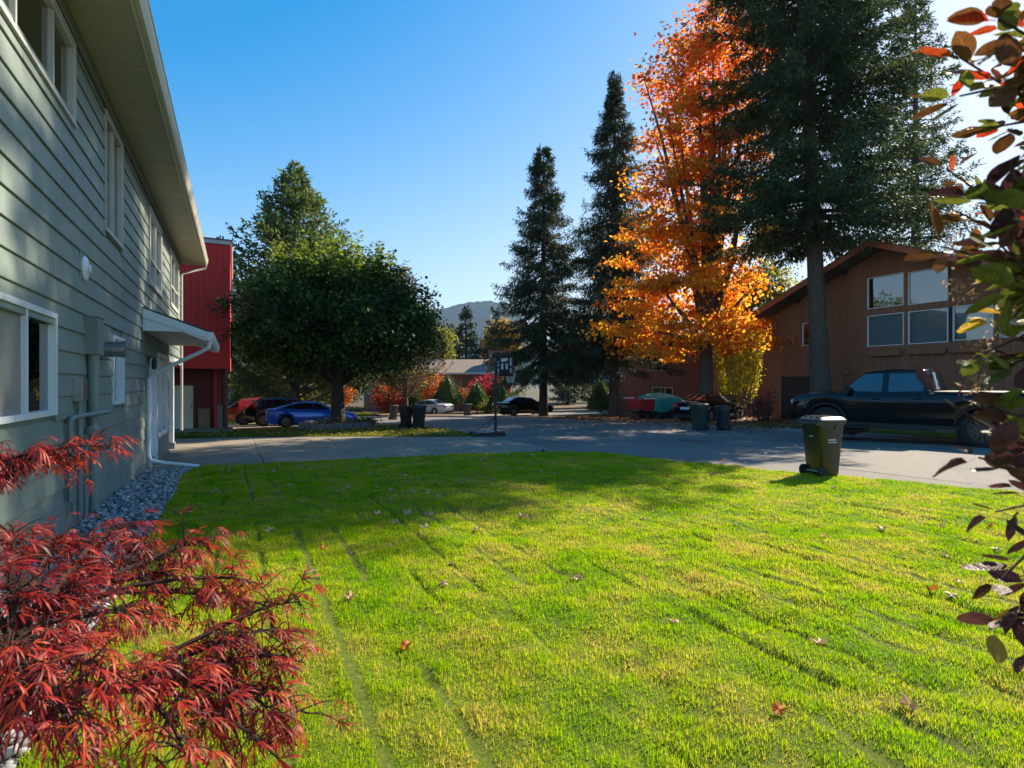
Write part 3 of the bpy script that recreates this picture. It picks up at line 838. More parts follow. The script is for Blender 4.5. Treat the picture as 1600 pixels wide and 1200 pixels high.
# ---- the brown gabled house across the road
def board_material(name, col, w=0.2):
    k = NT(name)
    c = k.ramp(k.noise(3.0, 5, 0.7, mapping=(3, 3, 0.3)), [(0.3, sh(col, 0.72)), (0.7, sh(col, 1.25))])
    iv = k.ramp(k.island(), [(0, (0.8,) * 3), (1, (1.2,) * 3)])
    k.l(k.mix(1.0, c, iv, 'MULTIPLY'), k.p.inputs['Base Color']); k.p.inputs['Roughness'].default_value = 0.75
    k.bump(k.noise(20, 4, 0.7, mapping=(3, 3, 0.3)), 0.3, 0.01)
    return k.m
M_brown = board_material('brown_stain', (0.25, 0.105, 0.05))
M_rake = mat('red_brown_fascia', (0.42, 0.11, 0.045), 0.6, 0.15, 2)
M_dk = mat('dark_wood', (0.035, 0.024, 0.018), 0.8, 0.2, 3)
brown = wempty('brown_house', (27, 15.9, yz(15.9)), 'dark brown vertical board house with broad gable and tall white framed windows', 'house')
BX0, BY0, BY1, RID = 27.0, 9.7, 22.0, 15.85
BB = plane('x', BX0, -1)
ZE, ZR = 5.52, 8.02
def gable_z(y): return ZE + (ZR - ZE) * (1 - abs(y - RID) / (BY1 - RID))
bw = [(15.04, 16.66, 3.42, 4.88), (13.28, 14.85, 3.42, 4.88), (11.7, 13.10, 3.46, 4.90), (15.04, 16.66, 5.20, 6.68), (13.28, 14.85, 5.18, 6.64), (18.7, 20.1, 3.68, 4.86), (9.9, 11.5, 3.46, 4.9)]
GAR = (18.5, 21.4, -0.35, 2.06)
wall_cells(BB, BY0, BY1, -0.9, 5.5, bw + [GAR], -0.2, -0.012).build('wall', M_dk, brown)
mb = MB()
for (a, b) in ((BY0, 13.28), (13.28, 14.85), (14.85, 15.04), (15.04, 16.66), (16.66, BY1)):
    z0 = 6.70 if (a, b) in ((13.28, 14.85), (15.04, 16.66)) else 5.5
    pts = [(a, z0), (b, z0), (b, gable_z(b) - 0.02)] + ([(RID, ZR - 0.02)] if a < RID < b else []) + [(a, gable_z(a) - 0.02)]
    mb.prism(pts, 'x', BX0 + 0.012, BX0 + 0.2)
mb.build('gable_wall', M_dk, brown)
y = BY0; i = 0
while y < BY1 - 0.02:
    y2 = min(y + 0.205, BY1)
    segs = [(-0.5, gable_z((y + y2) / 2) - 0.06)]
    for (a, b, c, d) in bw + [GAR]:
        if a - 0.03 < (y + y2) / 2 < b + 0.03:
            new = []
            for s0, s1 in segs:
                if d <= s0 or c >= s1: new.append((s0, s1)); continue
                if c > s0: new.append((s0, c))
                if d < s1: new.append((d, s1))
            segs = new
    for s0, s1 in segs:
        BB(MB(), y + 0.004, y2 - 0.004, s0, s1, -0.011, 0.012 + 0.004 * (i % 2)).build('wall_board', M_brown, brown)
    y = y2; i += 1
MB().box(BX0 + 0.2, BX0 + 11, BY0, BY0 + 0.2, -0.9, 5.4).build('side_wall', M_brown, brown)
MB().box(BX0 + 0.2, BX0 + 11, BY1 - 0.2, BY1, -0.9, 5.4).build('side_wall', M_brown, brown)
OV = 1.25; YO = 0.55
for s in (-1, 1):
    ye = RID + s * (BY1 - RID + YO); ze = gable_z(ye)
    MB().prism([(RID, ZR + 0.02), (ye, ze + 0.02), (ye, ze + 0.14), (RID, ZR + 0.14)], 'x', BX0 - OV, BX0 + 11.5).build('roof', M_shingle, brown)
    MB().prism([(RID, ZR + 0.16), (ye + s * 0.02, ze + 0.16), (ye + s * 0.02, ze - 0.12), (RID, ZR - 0.12)], 'x', BX0 - OV - 0.05, BX0 - OV - 0.002).build('rake_board', M_rake, brown)
    MB().prism([(RID, ZR + 0.185), (ye + s * 0.04, ze + 0.185), (ye + s * 0.04, ze + 0.163), (RID, ZR + 0.163)], 'x', BX0 - OV - 0.07, BX0 + 11.5).build('roof_edge', M_black, brown)
    for q in (0.3, 0.72):
        yb = RID + s * (BY1 - RID) * q
        MB().box(BX0 - OV, BX0 - 0.02, yb - 0.06, yb + 0.06, gable_z(yb) - 0.22, gable_z(yb) - 0.02).build('rafter', M_dk, brown)
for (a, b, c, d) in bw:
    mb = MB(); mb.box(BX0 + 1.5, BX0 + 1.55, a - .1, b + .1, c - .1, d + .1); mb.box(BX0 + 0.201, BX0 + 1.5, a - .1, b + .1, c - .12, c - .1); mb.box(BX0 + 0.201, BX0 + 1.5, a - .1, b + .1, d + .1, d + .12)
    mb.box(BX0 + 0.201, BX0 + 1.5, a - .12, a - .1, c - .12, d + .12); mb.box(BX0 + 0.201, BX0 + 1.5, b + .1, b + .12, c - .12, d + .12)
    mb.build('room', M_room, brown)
M_lace = mat('net_curtain', (0.78, 0.82, 0.79), 0.9, 0.15, 3, (3, 8, 0.5))
M_mirror = glass_material('sky_glass', (0.35, 0.38, 0.4), 2.6)
for i, (a, b, c, d) in enumerate(bw):
    window(brown, BB, a, b, c, d, 0.035, (), (), M_white, (-0.05, 0.04), glass=M_mirror if i in (3, 4) else None, cover=[(a, b, M_lace)] if i in (0, 1, 2, 6) else None)
for (a, b) in ((15.1, 16.5), (13.3, 14.8), (11.7, 13.1)):
    MB().box(BX0 - 0.24, BX0 - 0.02, a, b, 2.95, 3.2).build('window_box', M_brown, brown)
gd = BB(MB(), GAR[0] + 0.02, GAR[1] - 0.02, yz(20) + 0.02, GAR[3] - 0.02, -0.12, -0.06).build('garage_door', M_dk, brown)
for i in range(4):
    BB(MB(), GAR[0] + 0.05, GAR[1] - 0.05, yz(20) + 0.08 + 0.56 * i, yz(20) + 0.56 * i + 0.56, -0.058, -0.04).build('door_panel', M_dk, gd)
MB().lathe([(0.05, 0), (0.06, 0.05), (0.10, 0.16), (0.07, 0.18)], (BX0 - 0.03, 17.55, 2.2), (-1, 0.3, -0.3), 12).build('flood_light', M_metal, brown)

# ---- the red-brown house behind the orange maple, with its block chimney
M_rb = board_material('red_brown_boards', (0.30, 0.09, 0.045))
M_block = mat('grey_block', (0.235, 0.2, 0.175), 0.9, 0.15, 3, bump=0.4)
rb = wempty('red_brown_house', (31, 33, yz(33)), 'red brown board house behind the orange maple, with large picture window', 'house')
CX = 31.0; BC = plane('x', CX, -1)
rw = [(34.9, 37.4, 2.75, 4.65), (34.45, 36.9, -0.2, 1.38)]
wall_cells(BC, 28.0, 41.0, -1.2, 5.4, rw, -0.2, -0.012).build('wall', M_dk, rb)
y = 28.0; i = 0
while y < 40.98:
    y2 = y + 0.25; segs = [(-1.0, 5.35)]
    for (a, b, c, d) in rw:
        if a < (y + y2) / 2 < b:
            segs = [q for s0, s1 in segs for q in ((s0, min(s1, c)), (max(s0, d), s1)) if q[1] > q[0] + 0.02]
    for s0, s1 in segs:
        BC(MB(), y + 0.006, y2 - 0.006, s0, s1, -0.011, 0.014 + 0.006 * (i % 2)).build('wall_board', M_rb, rb)
    y = y2; i += 1
MB().prism([(CX - 1.0, 5.42), (CX + 4.5, 6.9), (CX + 10, 5.42), (CX + 10, 5.3), (CX - 1.0, 5.3)], 'y', 27.2, 41.6).build('roof', M_shingle, rb)
MB().box(CX + 0.2, CX + 9, 28.0, 28.2, -1.2, 5.3).build('side_wall', M_rb, rb)
MB().box(CX + 0.2, CX + 9, 40.8, 41.0, -1.2, 5.3).build('side_wall', M_rb, rb)
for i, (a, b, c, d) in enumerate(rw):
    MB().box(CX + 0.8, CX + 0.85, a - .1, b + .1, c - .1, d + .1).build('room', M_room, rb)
    window(rb, BC, a, b, c, d, 0.05, (b - 0.6 if i == 0 else a + 0.9,), (), M_white, (-0.05, 0.04), cover=[(a, b, M_lace)])
ch = wempty('block_chimney', (30.2, 28.7, yz(28.7)), 'broad grey concrete block chimney beside the orange maple', 'chimney')
MB().box(29.82, 30.98, 27.87, 29.58, -0.6, 6.58).build('core', M_found, ch)
for r in range(18):
    zz = -0.55 + 0.4 * r
    for q in range(3):
        o = 0.3 * (r % 2)
        a = max(27.85, 27.85 + 0.6 * q - o); b = min(29.6, 27.85 + 0.6 * (q + 1) - o)
        if q == 2: b = 29.6
        MB().box(29.795, 29.818, a + 0.006, b - 0.006, zz + 0.006, min(zz + 0.394, 6.58)).build('block', M_block, ch)
    for q in range(2):
        MB().box(29.80 + 0.59 * q + 0.006, 29.80 + 0.59 * (q + 1), 27.84, 27.865, zz + 0.006, min(zz + 0.394, 6.58)).build('block', M_block, ch)
MB().box(29.75, 31.0, 27.8, 29.65, 6.585, 6.7).build('cap', M_found, ch)

# ---- white garage house with carport behind the spruces
M_offw = mat('off_white_panel', (0.55, 0.56, 0.58), 0.6, 0.06, 2)
wg = wempty('white_garage', (33, 42, yz(42)), 'low house with white garage doors and an open carport behind the spruces', 'garage')
GX = 33.0
MB().box(GX + 0.06, GX + 9, 40.2, 47.4, -1.4, 1.75).build('wall', M_brown, wg)
BG = plane('x', GX + 0.06, -1); zb = yz(43)
for (a, b) in ((40.6, 43.5), (43.9, 47.0)):
    gd = BG(MB(), a, b, zb, zb + 2.15, 0.002, 0.03).build('garage_door', M_offw, wg)
    for i in range(4):
        for j in range(4):
            w = (b - a) / 4
            BG(MB(), a + w * j + 0.05, a + w * (j + 1) - 0.05, zb + 0.53 * i + 0.05, zb + 0.53 * i + 0.48, 0.031, 0.045).build('door_panel', M_offw, gd)
MB().prism([(GX - 1.2, 1.85), (GX + 4.5, 3.6), (GX + 10, 1.85), (GX + 10, 1.7), (GX - 1.2, 1.7)], 'y', 33.0, 48.2).build('roof', M_shingle, wg)
MB().box(GX - 0.9, GX - 0.7, 33.4, 35.4, -0.9, 1.7).build('end_panel', mat('cream_panel', (0.45, 0.40, 0.27), 0.7, 0.1, 2), wg)
for yy in (36.0, 40.0):
    MB().box(GX - 0.85, GX - 0.7, yy, yy + 0.15, -1.1, 1.7).build('post', M_offw, wg)
MB().box(GX + 8.8, GX + 9, 33.2, 40.2, -1.4, 1.7).build('back_wall', M_dk, wg)

# ---- the far bungalow with its chimney
M_salmon = mat('salmon_stucco', (0.36, 0.24, 0.175), 0.85, 0.08, 1.5)
M_cedar = mat('cedar_boards', (0.21, 0.085, 0.04), 0.75, 0.2, 2, (1, 6, 0.5))
M_tan_roof = mat('tan_shingle', (0.25, 0.185, 0.14), 0.9, 0.15, 6, bump=0.4, bscale=30)
bun = wempty('far_bungalow', (20, 66, gz(66)), 'tan stucco bungalow with a low brown shingle roof beyond the topiary', 'house')
bang = math.radians(-28)
Rz = Matrix.Rotation(bang, 3, 'Z'); bo = Vector((21.0, 66.0, gz(62)))
def bb(name, m, x0, x1, y0, y1, z0, z1, par=bun):
    mb = MB().box(x0, x1, y0, y1, z0, z1); mb.v = [tuple(bo + Rz @ Vector(p)) for p in mb.v]
    return mb.build(name, m, par)
def bp(name, m, poly, axis, a, b, par=bun):
    mb = MB().prism(poly, axis, a, b); mb.v = [tuple(bo + Rz @ Vector(p)) for p in mb.v]
    return mb.build(name, m, par)
bb('wall', M_salmon, -8, 4.2, 0, 9, 0, 4.55)
bb('cedar_wall', M_cedar, 4.21, 9.0, -0.6, 8.9, 0, 4.5)
bp('roof', M_tan_roof, [(-1.0, 4.56), (4.5, 6.4), (10, 4.56), (10, 4.42), (4.5, 6.2), (-1.0, 4.42)], 'x', -9, 9.8)
bp('gable', M_cedar, [(-0.6, 4.5), (4.5, 6.2), (8.9, 4.5)], 'x', 8.7, 8.9)
bb('fascia', M_white, -9, 9.85, -1.06, -1.003, 4.38, 4.58)
for (a, b, z0, z1) in ((1.3, 2.0, 2.2, 4.0), (2.25, 2.95, 2.2, 4.0), (-2.2, -1.3, 2.8, 4.0), (-4.8, -3.9, 2.8, 4.0)):
    w = bb('window', M_white, a - .08, b + .08, -0.05, -0.002, z0 - .08, z1 + .08); bb('pane', M_dkglass, a, b, -0.07, -0.052, z0, z1, w)
chm = bb('chimney', M_block, 7.2, 9.9, 1.5, 3.4, 0, 7.1); bb('chimney_cap', mat('brick_cap', (0.33, 0.12, 0.07), 0.8, 0.15, 4), 7.1, 10.0, 1.4, 3.5, 7.101, 7.35, chm)
bp('porch_roof', M_white, [(9.9, 3.9), (15, 3.3), (15, 3.1), (9.9, 3.7)], 'y', -1.5, 3.0)

# ---- white shed and the wire fence at the left
M_shed = mat('shed_white', (0.62, 0.62, 0.6), 0.7, 0.06, 2)
shed = wempty('garden_shed', (-12, 60, gz(60)), 'white walled shed with a dark steep roof beyond the wire fence', 'shed')
MB().box(-8.0, 0.2, 59.0, 64, gz(60) - .2, gz(60) + 3.1).build('wall', M_shed, shed)
MB().box(-8.02, 0.22, 58.96, 58.999, gz(60), gz(60) + 1.3).build('plinth', M_found, shed)
MB().prism([(58.3, 3.0 + gz(60)), (61.5, 6.0 + gz(60)), (64.7, 3.0 + gz(60))], 'x', -8.6, 0.7).build('roof', M_shingle, shed)
fen = wempty('wire_fence', (-1, 39.5, gz(39.5)), 'low black wire fence with thin posts in front of the sunny field', 'fence')
for xx in (-6.6, -4.2, -1.8, 0.55):
    MB().tube([(xx, 39.5, gz(39.5) - 0.05), (xx, 39.5, gz(39.5) + (2.0 if xx == 0.55 else 1.35))], 0.035, 8).build('fence_post', M_black, fen, True)
for z in (0.12, 1.28):
    MB().tube([(-8, 39.5, gz(39.5) + z), (2.0, 39.5, gz(39.5) + z)], 0.022, 6).build('fence_rail', M_black, fen, True)
mb = MB()
for k in range(90):
    xx = -8 + 0.11 * k; mb.tube([(xx, 39.5, gz(39.5) + 0.12), (xx, 39.5, gz(39.5) + 1.28)], 0.004, 3, False)
tag(mb.build('mesh_wires', M_black, fen), kind='stuff')
for (xx, yy, h, lab) in ((3.9, 62.5, 4.0, 'slim white post standing behind the dark red car'), (8.3, 55.5, 3.6, 'slim white post standing behind the blue car')):
    p = wempty('white_post', (xx, yy, gz(yy)), lab, 'post')
    MB().tube([(xx, yy, gz(yy) - 0.1), (xx, yy, gz(yy) + h)], 0.11, 10).build('pole', M_white, p, True); MB().lathe([(0.15, 0), (0.15, 0.05), (0.02, 0.14)], (xx, yy, gz(yy) + h), n=10).build('cap', M_white, p)
# ---------------------------------------------------------------- vehicles
def paint(name, col, rough=0.25, metal=0.3):
    return mat(name, col, rough, 0.06, 1.5, metal=metal, spec=0.6, coat=1.0)
M_tyre = mat('tyre_rubber', (0.02, 0.02, 0.02), 0.85, 0.2, 8)
M_rimk = mat('black_rim', (0.10, 0.10, 0.105), 0.3, 0.1, 4, metal=0.6)
M_rims = mat('silver_rim', (0.45, 0.46, 0.47), 0.3, 0.1, 4, metal=0.9)
M_trim = mat('black_plastic', (0.022, 0.022, 0.024), 0.6, 0.15, 8)
M_tail = mat('red_lamp', (0.45, 0.012, 0.015), 0.15, 0.1, 9, coat=1.0)
M_head = mat('clear_lamp', (0.62, 0.64, 0.66), 0.1, 0.1, 9, coat=1.0)
M_plate = mat('number_plate', (0.65, 0.67, 0.7), 0.4, 0.1, 30)
M_carglass = glass_material('car_glass', (0.20, 0.24, 0.26), 1.3)
M_inner = mat('car_interior', (0.02, 0.02, 0.022), 0.8, 0.2, 5)

def smooth_interp(pts, x):
    xs_ = [p[0] for p in pts]; zs_ = [p[1] for p in pts]
    d = 0.05
    return (np.interp(x - d, xs_, zs_) + 2 * np.interp(x, xs_, zs_) + np.interp(x + d, xs_, zs_)) / 4

def wheel_meshes(R, w, spokes, key):
    t = MB().lathe([(R * 0.62, -w / 2), (R * 0.9, -w / 2), (R * 0.98, -w * 0.38), (R, -w * 0.2), (R, w * 0.2), (R * 0.98, w * 0.38), (R * 0.9, w / 2), (R * 0.62, w / 2)], (0, 0, 0), (0, 1, 0), 28, False).mesh('tyre_' + key)
    r = MB().lathe([(R * 0.63, -w * 0.45), (R * 0.63, w * 0.47), (R * 0.57, w * 0.47), (R * 0.55, w * 0.2), (R * 0.1, w * 0.25)], (0, 0, 0), (0, 1, 0), 28)
    for k in range(spokes):
        a = 2 * math.pi * k / spokes
        Rm = Matrix.Rotation(a, 3, 'Y')
        r.obox(Rm @ Vector((R * 0.34, w * 0.40, 0)), (R * 0.54, w * 0.1, R * 0.11), Rm)
    for k in range(6):
        a = 2 * math.pi * k / 6
        r.lathe([(R * 0.03, w * 0.44), (R * 0.03, w * 0.52)], (R * 0.2 * math.cos(a), 0, R * 0.2 * math.sin(a)), (0, 1, 0), 6)
    r.lathe([(R * 0.14, w * 0.2), (R * 0.14, w * 0.46), (R * 0.08, w * 0.48)], (0, 0, 0), (0, 1, 0), 12)
    return t, r.mesh('rim_' + key)

def make_car(name, label, cat, loc, heading, pm, s, group=None):
    """body, glass, lamps and wheels lofted from the side profile; x forward, y left"""
    car = empty(name, loc, heading, label, cat, group)
    L, W, zr, R = s['L'], s['W'], s['ride'], s['R']
    deck, roof, wx = s['deck'], s['roof'], s['wheels']
    Ra = R + s.get('gap', 0.07)
    def half(x):
        t = abs(2 * x / L)
        return W / 2 * (1 - 0.05 * t ** 2 - s.get('taper', 0.16) * max(0, t - 0.72) ** 2 / 0.08)
    def zb(x):
        z = zr + 0.12 * max(0, abs(2 * x / L) - 0.86) / 0.14
        for q in wx:
            if abs(x - q) < Ra: z = max(z, R + math.sqrt(Ra ** 2 - (x - q) ** 2))
        return z
    xs_ = list(np.linspace(-L / 2, L / 2, 61))
    for q in wx: xs_ += [q - Ra, q - Ra * 0.97, q + Ra * 0.97, q + Ra]
    xs_ = sorted(xs_)
    rings = []
    def ring(x, kw=1.0, kz=1.0, xo=None):
        w = half(x) * kw; zt = float(smooth_interp(deck, x)); b = zb(x)
        zm = (zt + zr) / 2
        f = lambda z: zm + (z - zm) * kz
        p = [(0.0, f(zr + 0.08)), (w - 0.24, f(max(b, zr + 0.08) if b > zr + 0.15 else zr + 0.05)), (w - 0.03, f(b)), (w, f(min(b + 0.07, zt - 0.1))), (w + 0.012, f(b + 0.55 * max(0.05, zt - b))), (w - 0.012, f(zt - 0.10)), (w - 0.05, f(zt - 0.03)), (w - 0.16, f(zt)), (0.0, f(zt + s.get('crown', 0.025)))]
        full = p + [(-a, c) for a, c in p[-2:0:-1]]
        return [(x if xo is None else xo, a, c) for a, c in full]
    rings.append(ring(-L / 2, 0.88, 0.72, -L / 2 - 0.06)); rings.append(ring(-L / 2, 0.96, 0.92, -L / 2 - 0.04))
    for x in xs_: rings.append(ring(x))
    rings.append(ring(L / 2, 0.95, 0.90, L / 2 + 0.04)); rings.append(ring(L / 2, 0.86, 0.68, L / 2 + 0.07))
    m = MB(); n = len(rings[0])
    vs = [p for r in rings for p in r]
    fs = [(i * n + k, i * n + (k + 1) % n, (i + 1) * n + (k + 1) % n, (i + 1) * n + k) for i in range(len(rings) - 1) for k in range(n)]
    fs += [tuple(range(n))[::-1], tuple(range((len(rings) - 1) * n, len(rings) * n))]
    m.add(vs, fs)
    body = m.build('body', pm, car, True)
    # cabin (and canopy, where there is one)
    tum = s.get('tum', 0.30)
    hmax = max(p[1] for p in roof) - float(np.interp(0, [p[0] for p in deck], [p[1] for p in deck]))
    def wb(x): return half(x) - 0.075
    def zd(x): return float(smooth_interp(deck, x)) - 0.03
    def ywall(x, z): return wb(x) - tum * max(0, (z - zd(x))) / hmax * 0.9
    def cabin(nm, roof, glass):
        A, D = roof[0], roof[-1]
        def zt_(x): return float(smooth_interp(roof[::-1], x))
        gx = sorted(set(list(np.linspace(D[0], A[0], 41)) + [p[0] for p in roof]))
        rg = []
        for x in gx:
            z1 = max(zt_(x), zd(x) + 0.02); z0 = zd(x)
            e = 0.07
            p = [(wb(x), z0), (ywall(x, z1 - e), max(z0 + 0.005, z1 - e)), (ywall(x, z1) - 0.07, max(z0 + 0.01, z1 - 0.015)), (0, max(z0 + 0.015, z1 + 0.02))]
            full = p + [(-a, c) for a, c in p[-2::-1]]
            rg.append([(x, a, c) for a, c in full])
        m = MB(); n = len(rg[0])
        m.add([p for r in rg for p in r], [(i * n + k, i * n + k + 1, (i + 1) * n + k + 1, (i + 1) * n + k) for i in range(len(rg) - 1) for k in range(n - 1)] + [tuple(range(n))[::-1], tuple(range((len(rg) - 1) * n, len(rg) * n))])
        m.build(nm, s.get('cabmat', pm), car, True)
        for sgn in (-1, 1):
            for (xa, xb) in glass:
                pts = []
                for x in np.linspace(xa, xb, 16):
                    lo = zd(x) + 0.075; hi = min(zt_(x) - 0.085, s['glass_top'])
                    if hi > lo + 0.02: pts.append((x, lo, hi))
                if len(pts) < 2: continue
                m = MB(); vs = []
                for x, lo, hi in pts:
                    for z in (lo, (lo + hi) / 2, hi):
                        vs.append((x, sgn * (ywall(x, z) + 0.008), z))
                m.add(vs, [(i * 3 + k, (i + 1) * 3 + k, (i + 1) * 3 + k + 1, i * 3 + k + 1) for i in range(len(pts) - 1) for k in (0, 1)])
                m.build('side_window', M_dkglass, car, True)
    cabin('cabin', roof, s['glass'])
    if 'canopy' in s:
        cabin('canopy', s['canopy'], s['canopy_glass'])
    def screen(nm, p0, p1, sg):
        m = MB(); vs = []
        dx, dz = p1[0] - p0[0], p1[1] - p0[1]; ln = math.hypot(dx, dz) or 1
        nx_, nz_ = sg * abs(dz) / ln * 0.03, abs(dx) / ln * 0.03
        for t in (0.10, 0.5, 0.92):
            x, z = p0[0] + dx * t, p0[1] + dz * t
            yy = ywall(x, z) - 0.10
            for k in (-1, -0.5, 0, 0.5, 1): vs.append((x + nx_ * 0.6 - sg * 0.03 * abs(k), yy * k, z + nz_ + 0.015 * (1 - k * k)))
        m.add(vs, [(i * 5 + k, i * 5 + k + 1, (i + 1) * 5 + k + 1, (i + 1) * 5 + k) for i in (0, 1) for k in range(4)])
        m.build(nm, M_dkglass, car, True)
    screen('windshield', roof[0], roof[1], 1)
    screen('rear_window', roof[-1], roof[-2], -1)
    # lamps, plate, mirrors, bumpers, handles, sills
    for sgn in (-1, 1):
        zt, zl = s['tail'], s['head']
        yb_ = half(-L / 2) * sgn
        MB().obox((-L / 2 - 0.0, yb_ * 0.80, zt), (0.14, abs(yb_) * 0.46, s.get('tail_h', 0.14)), Matrix.Rotation(-sgn * 0.22, 3, 'Z')).build('tail_lamp', M_tail, car, bevel=0.02)
        yf = half(L / 2) * sgn
        MB().obox((L / 2 - 0.05, yf * 0.78, zl), (0.22, abs(yf) * 0.42, 0.13), Matrix.Rotation(sgn * -0.35, 3, 'Z')).build('headlamp', M_head, car, bevel=0.025)
        xm = roof[0][0] - 0.32
        mir = MB().obox((xm, sgn * (wb(xm) + 0.14), zd(xm) + 0.12), (0.12, 0.2, s.get('mirror', 0.13))).build('mirror', s.get('mirmat', pm), car, bevel=0.03)
        MB().box(-L * 0.26, L * 0.27, sgn * (half(0) - 0.02) - 0.02, sgn * (half(0) - 0.02) + 0.02, zr - 0.02, zr + 0.07).build('sill', M_trim, car)
        for (xa, xb) in s['glass'][-2:]:
            xh = xa + 0.12; MB().obox((xh, sgn * (half(xh) + 0.02), zd(xh) - 0.13), (0.2, 0.03, 0.03)).build('door_handle', pm, car, bevel=0.008)
    MB().obox((-L / 2 - 0.055, 0, s['plate']), (0.03, 0.5, 0.13)).build('number_plate', M_plate, car)
    MB().obox((-L / 2 - 0.035, 0, zr + 0.13), (0.08, W * 0.72, 0.15)).build('rear_valance', M_trim, car, bevel=0.02)
    MB().obox((L / 2 + 0.04, 0, zr + 0.24), (0.09, W * 0.6, 0.26)).build('grille', M_trim, car, bevel=0.02)
    tm, rm = wheel_meshes(R, s.get('tw', 0.22), s.get('spokes', 10), name)
    for q in wx:
        for sgn in (-1, 1):
            w = link('wheel', tm, M_tyre, car, True); w.location = (q, sgn * (W / 2 - 0.13), R); w.rotation_euler = (0, 0, 0 if sgn > 0 else math.pi)
            link('rim', rm, s.get('rim', M_rims), w)
        MB().obox((q, 0, R * 1.05), (2 * Ra * 0.98, W - 0.30, R * 1.5)).build('wheel_well', M_inner, car)
    return car

SEDAN = dict(L=4.65, W=1.82, ride=0.2, R=0.33, wheels=(-1.32, 1.36), tail=0.86, head=0.70, plate=0.72,
             deck=[(-2.4, 0.98), (-2.3, 1.04), (-1.7, 1.06), (-0.6, 0.98), (0.9, 0.95), (1.7, 0.86), (2.15, 0.74), (2.4, 0.62)],
             roof=[(1.15, 0.94), (0.38, 1.40), (-0.3, 1.46), (-0.95, 1.41), (-1.75, 1.05)], glass=[(-1.5, -0.98), (-0.94, -0.02), (0.03, 0.98)], glass_top=1.36)
COUPE = dict(L=4.55, W=1.82, ride=0.19, R=0.33, wheels=(-1.35, 1.33), tail=0.90, head=0.68, plate=0.62, rim=M_rimk,
             deck=[(-2.4, 0.94), (-2.25, 1.02), (-1.7, 1.02), (-0.6, 0.95), (0.9, 0.93), (1.7, 0.85), (2.1, 0.72), (2.4, 0.58)],
             roof=[(1.1, 0.92), (0.35, 1.34), (-0.25, 1.40), (-0.9, 1.35), (-2.05, 1.03)], glass=[(-1.62, -0.98), (-0.94, 0.0), (0.05, 0.95)], glass_top=1.30)
SUV = dict(L=4.6, W=1.86, ride=0.26, R=0.37, wheels=(-1.32, 1.35), tail=1.08, tail_h=0.2, head=0.86, plate=0.95,
           deck=[(-2.4, 1.06), (-2.2, 1.08), (-0.6, 1.05), (0.9, 1.05), (1.7, 0.98), (2.15, 0.86), (2.4, 0.7)],
           roof=[(1.3, 1.04), (0.5, 1.58), (-0.4, 1.66), (-1.5, 1.60), (-2.2, 1.10)], glass=[(-1.95, -1.25), (-1.2, -0.15), (-0.1, 1.05)], glass_top=1.52)
ROVER = dict(SUV); ROVER.update(dict(roof=[(1.3, 1.04), (0.6, 1.66), (-0.4, 1.74), (-1.9, 1.70), (-2.25, 1.10)], glass=[(-2.0, -1.25), (-1.2, -0.15), (-0.1, 1.05)]))
PICKUP = dict(L=5.9, W=2.07, ride=0.50, R=0.50, wheels=(-1.92, 1.90), tail=1.25, tail_h=0.40, head=1.14, plate=0.85, rim=M_rimk, tw=0.3, spokes=12, gap=0.09, taper=0.07, tum=0.26, mirror=0.28, mirmat=M_trim,
              deck=[(-3.1, 1.45), (-0.55, 1.46), (0.2, 1.43), (1.35, 1.45), (1.9, 1.46), (2.5, 1.43), (2.8, 1.36), (3.1, 1.2)],
              roof=[(1.60, 1.43), (0.92, 2.08), (0.1, 2.16), (-0.62, 2.12), (-0.76, 1.47)], glass=[(-0.62, 0.24), (0.40, 1.46)], glass_top=2.01, crown=0.03)
P_black = mat('black_paint', (0.002, 0.0025, 0.004), 0.08, 0.06, 1.5, spec=0.35, coat=0.35)
P_blue = paint('blue_paint', (0.02, 0.13, 0.68), 0.25, 0.25)
P_dred = paint('orange_red_paint', (0.30, 0.045, 0.015), 0.3, 0.2)
P_white = paint('white_car_paint', (0.62, 0.66, 0.7), 0.3, 0.1)
P_silver = paint('silver_paint', (0.36, 0.37, 0.38), 0.35, 0.4)
pk = make_car('pickup_truck', 'glossy black crew cab pickup parked at the kerb before the brown house', 'pickup truck', (17.92, 9.86, gz(9.9)), math.radians(103), P_black, PICKUP)
box('cab_gap', M_inner, pk, -0.80, -0.765, -1.012, 1.012, 0.65, 1.42)
box('bed_cover', M_trim, pk, -2.88, -0.85, -0.86, 0.86, 1.485, 1.51)
for sgn in (-1, 1):
    MB().tube([(-2.9, sgn * 0.93, 1.465), (-0.86, sgn * 0.93, 1.475)], 0.03, 8).build('bed_rail', M_trim, pk, True)
    MB().tube([(1.90 + 0.60 * math.cos(t), sgn * 1.035, 0.50 + 0.60 * math.sin(t)) for t in np.linspace(0.15, 2.99, 14)], 0.028, 6).build('wheel_flare', M_trim, pk, True)
    MB().tube([(-1.92 + 0.60 * math.cos(t), sgn * 1.035, 0.50 + 0.60 * math.sin(t)) for t in np.linspace(0.15, 2.99, 14)], 0.028, 6).build('wheel_flare', M_trim, pk, True)
for sgn in (-1, 1):
    box('door_seam', M_inner, pk, 0.31, 0.325, sgn * 1.012 - 0.006, sgn * 1.012 + 0.006, 0.62, 1.2)
    box('running_board', M_trim, pk, -0.9, 1.35, sgn * 0.98 - 0.08, sgn * 0.98 + 0.08, 0.40, 0.45)
MB().obox((-0.70, 0, 2.11), (0.1, 0.3, 0.05)).build('brake_lamp', M_tail, pk, bevel=0.015)
MB().obox((3.02, 0, 0.70), (0.16, 1.85, 0.30)).build('front_bumper', P_black, pk, bevel=0.05)
make_car('blue_car', 'bright blue fastback car parked behind the round planter', 'car', (3.75, 32.9, gz(32.9) + 0.03), math.radians(-4), P_blue, COUPE)
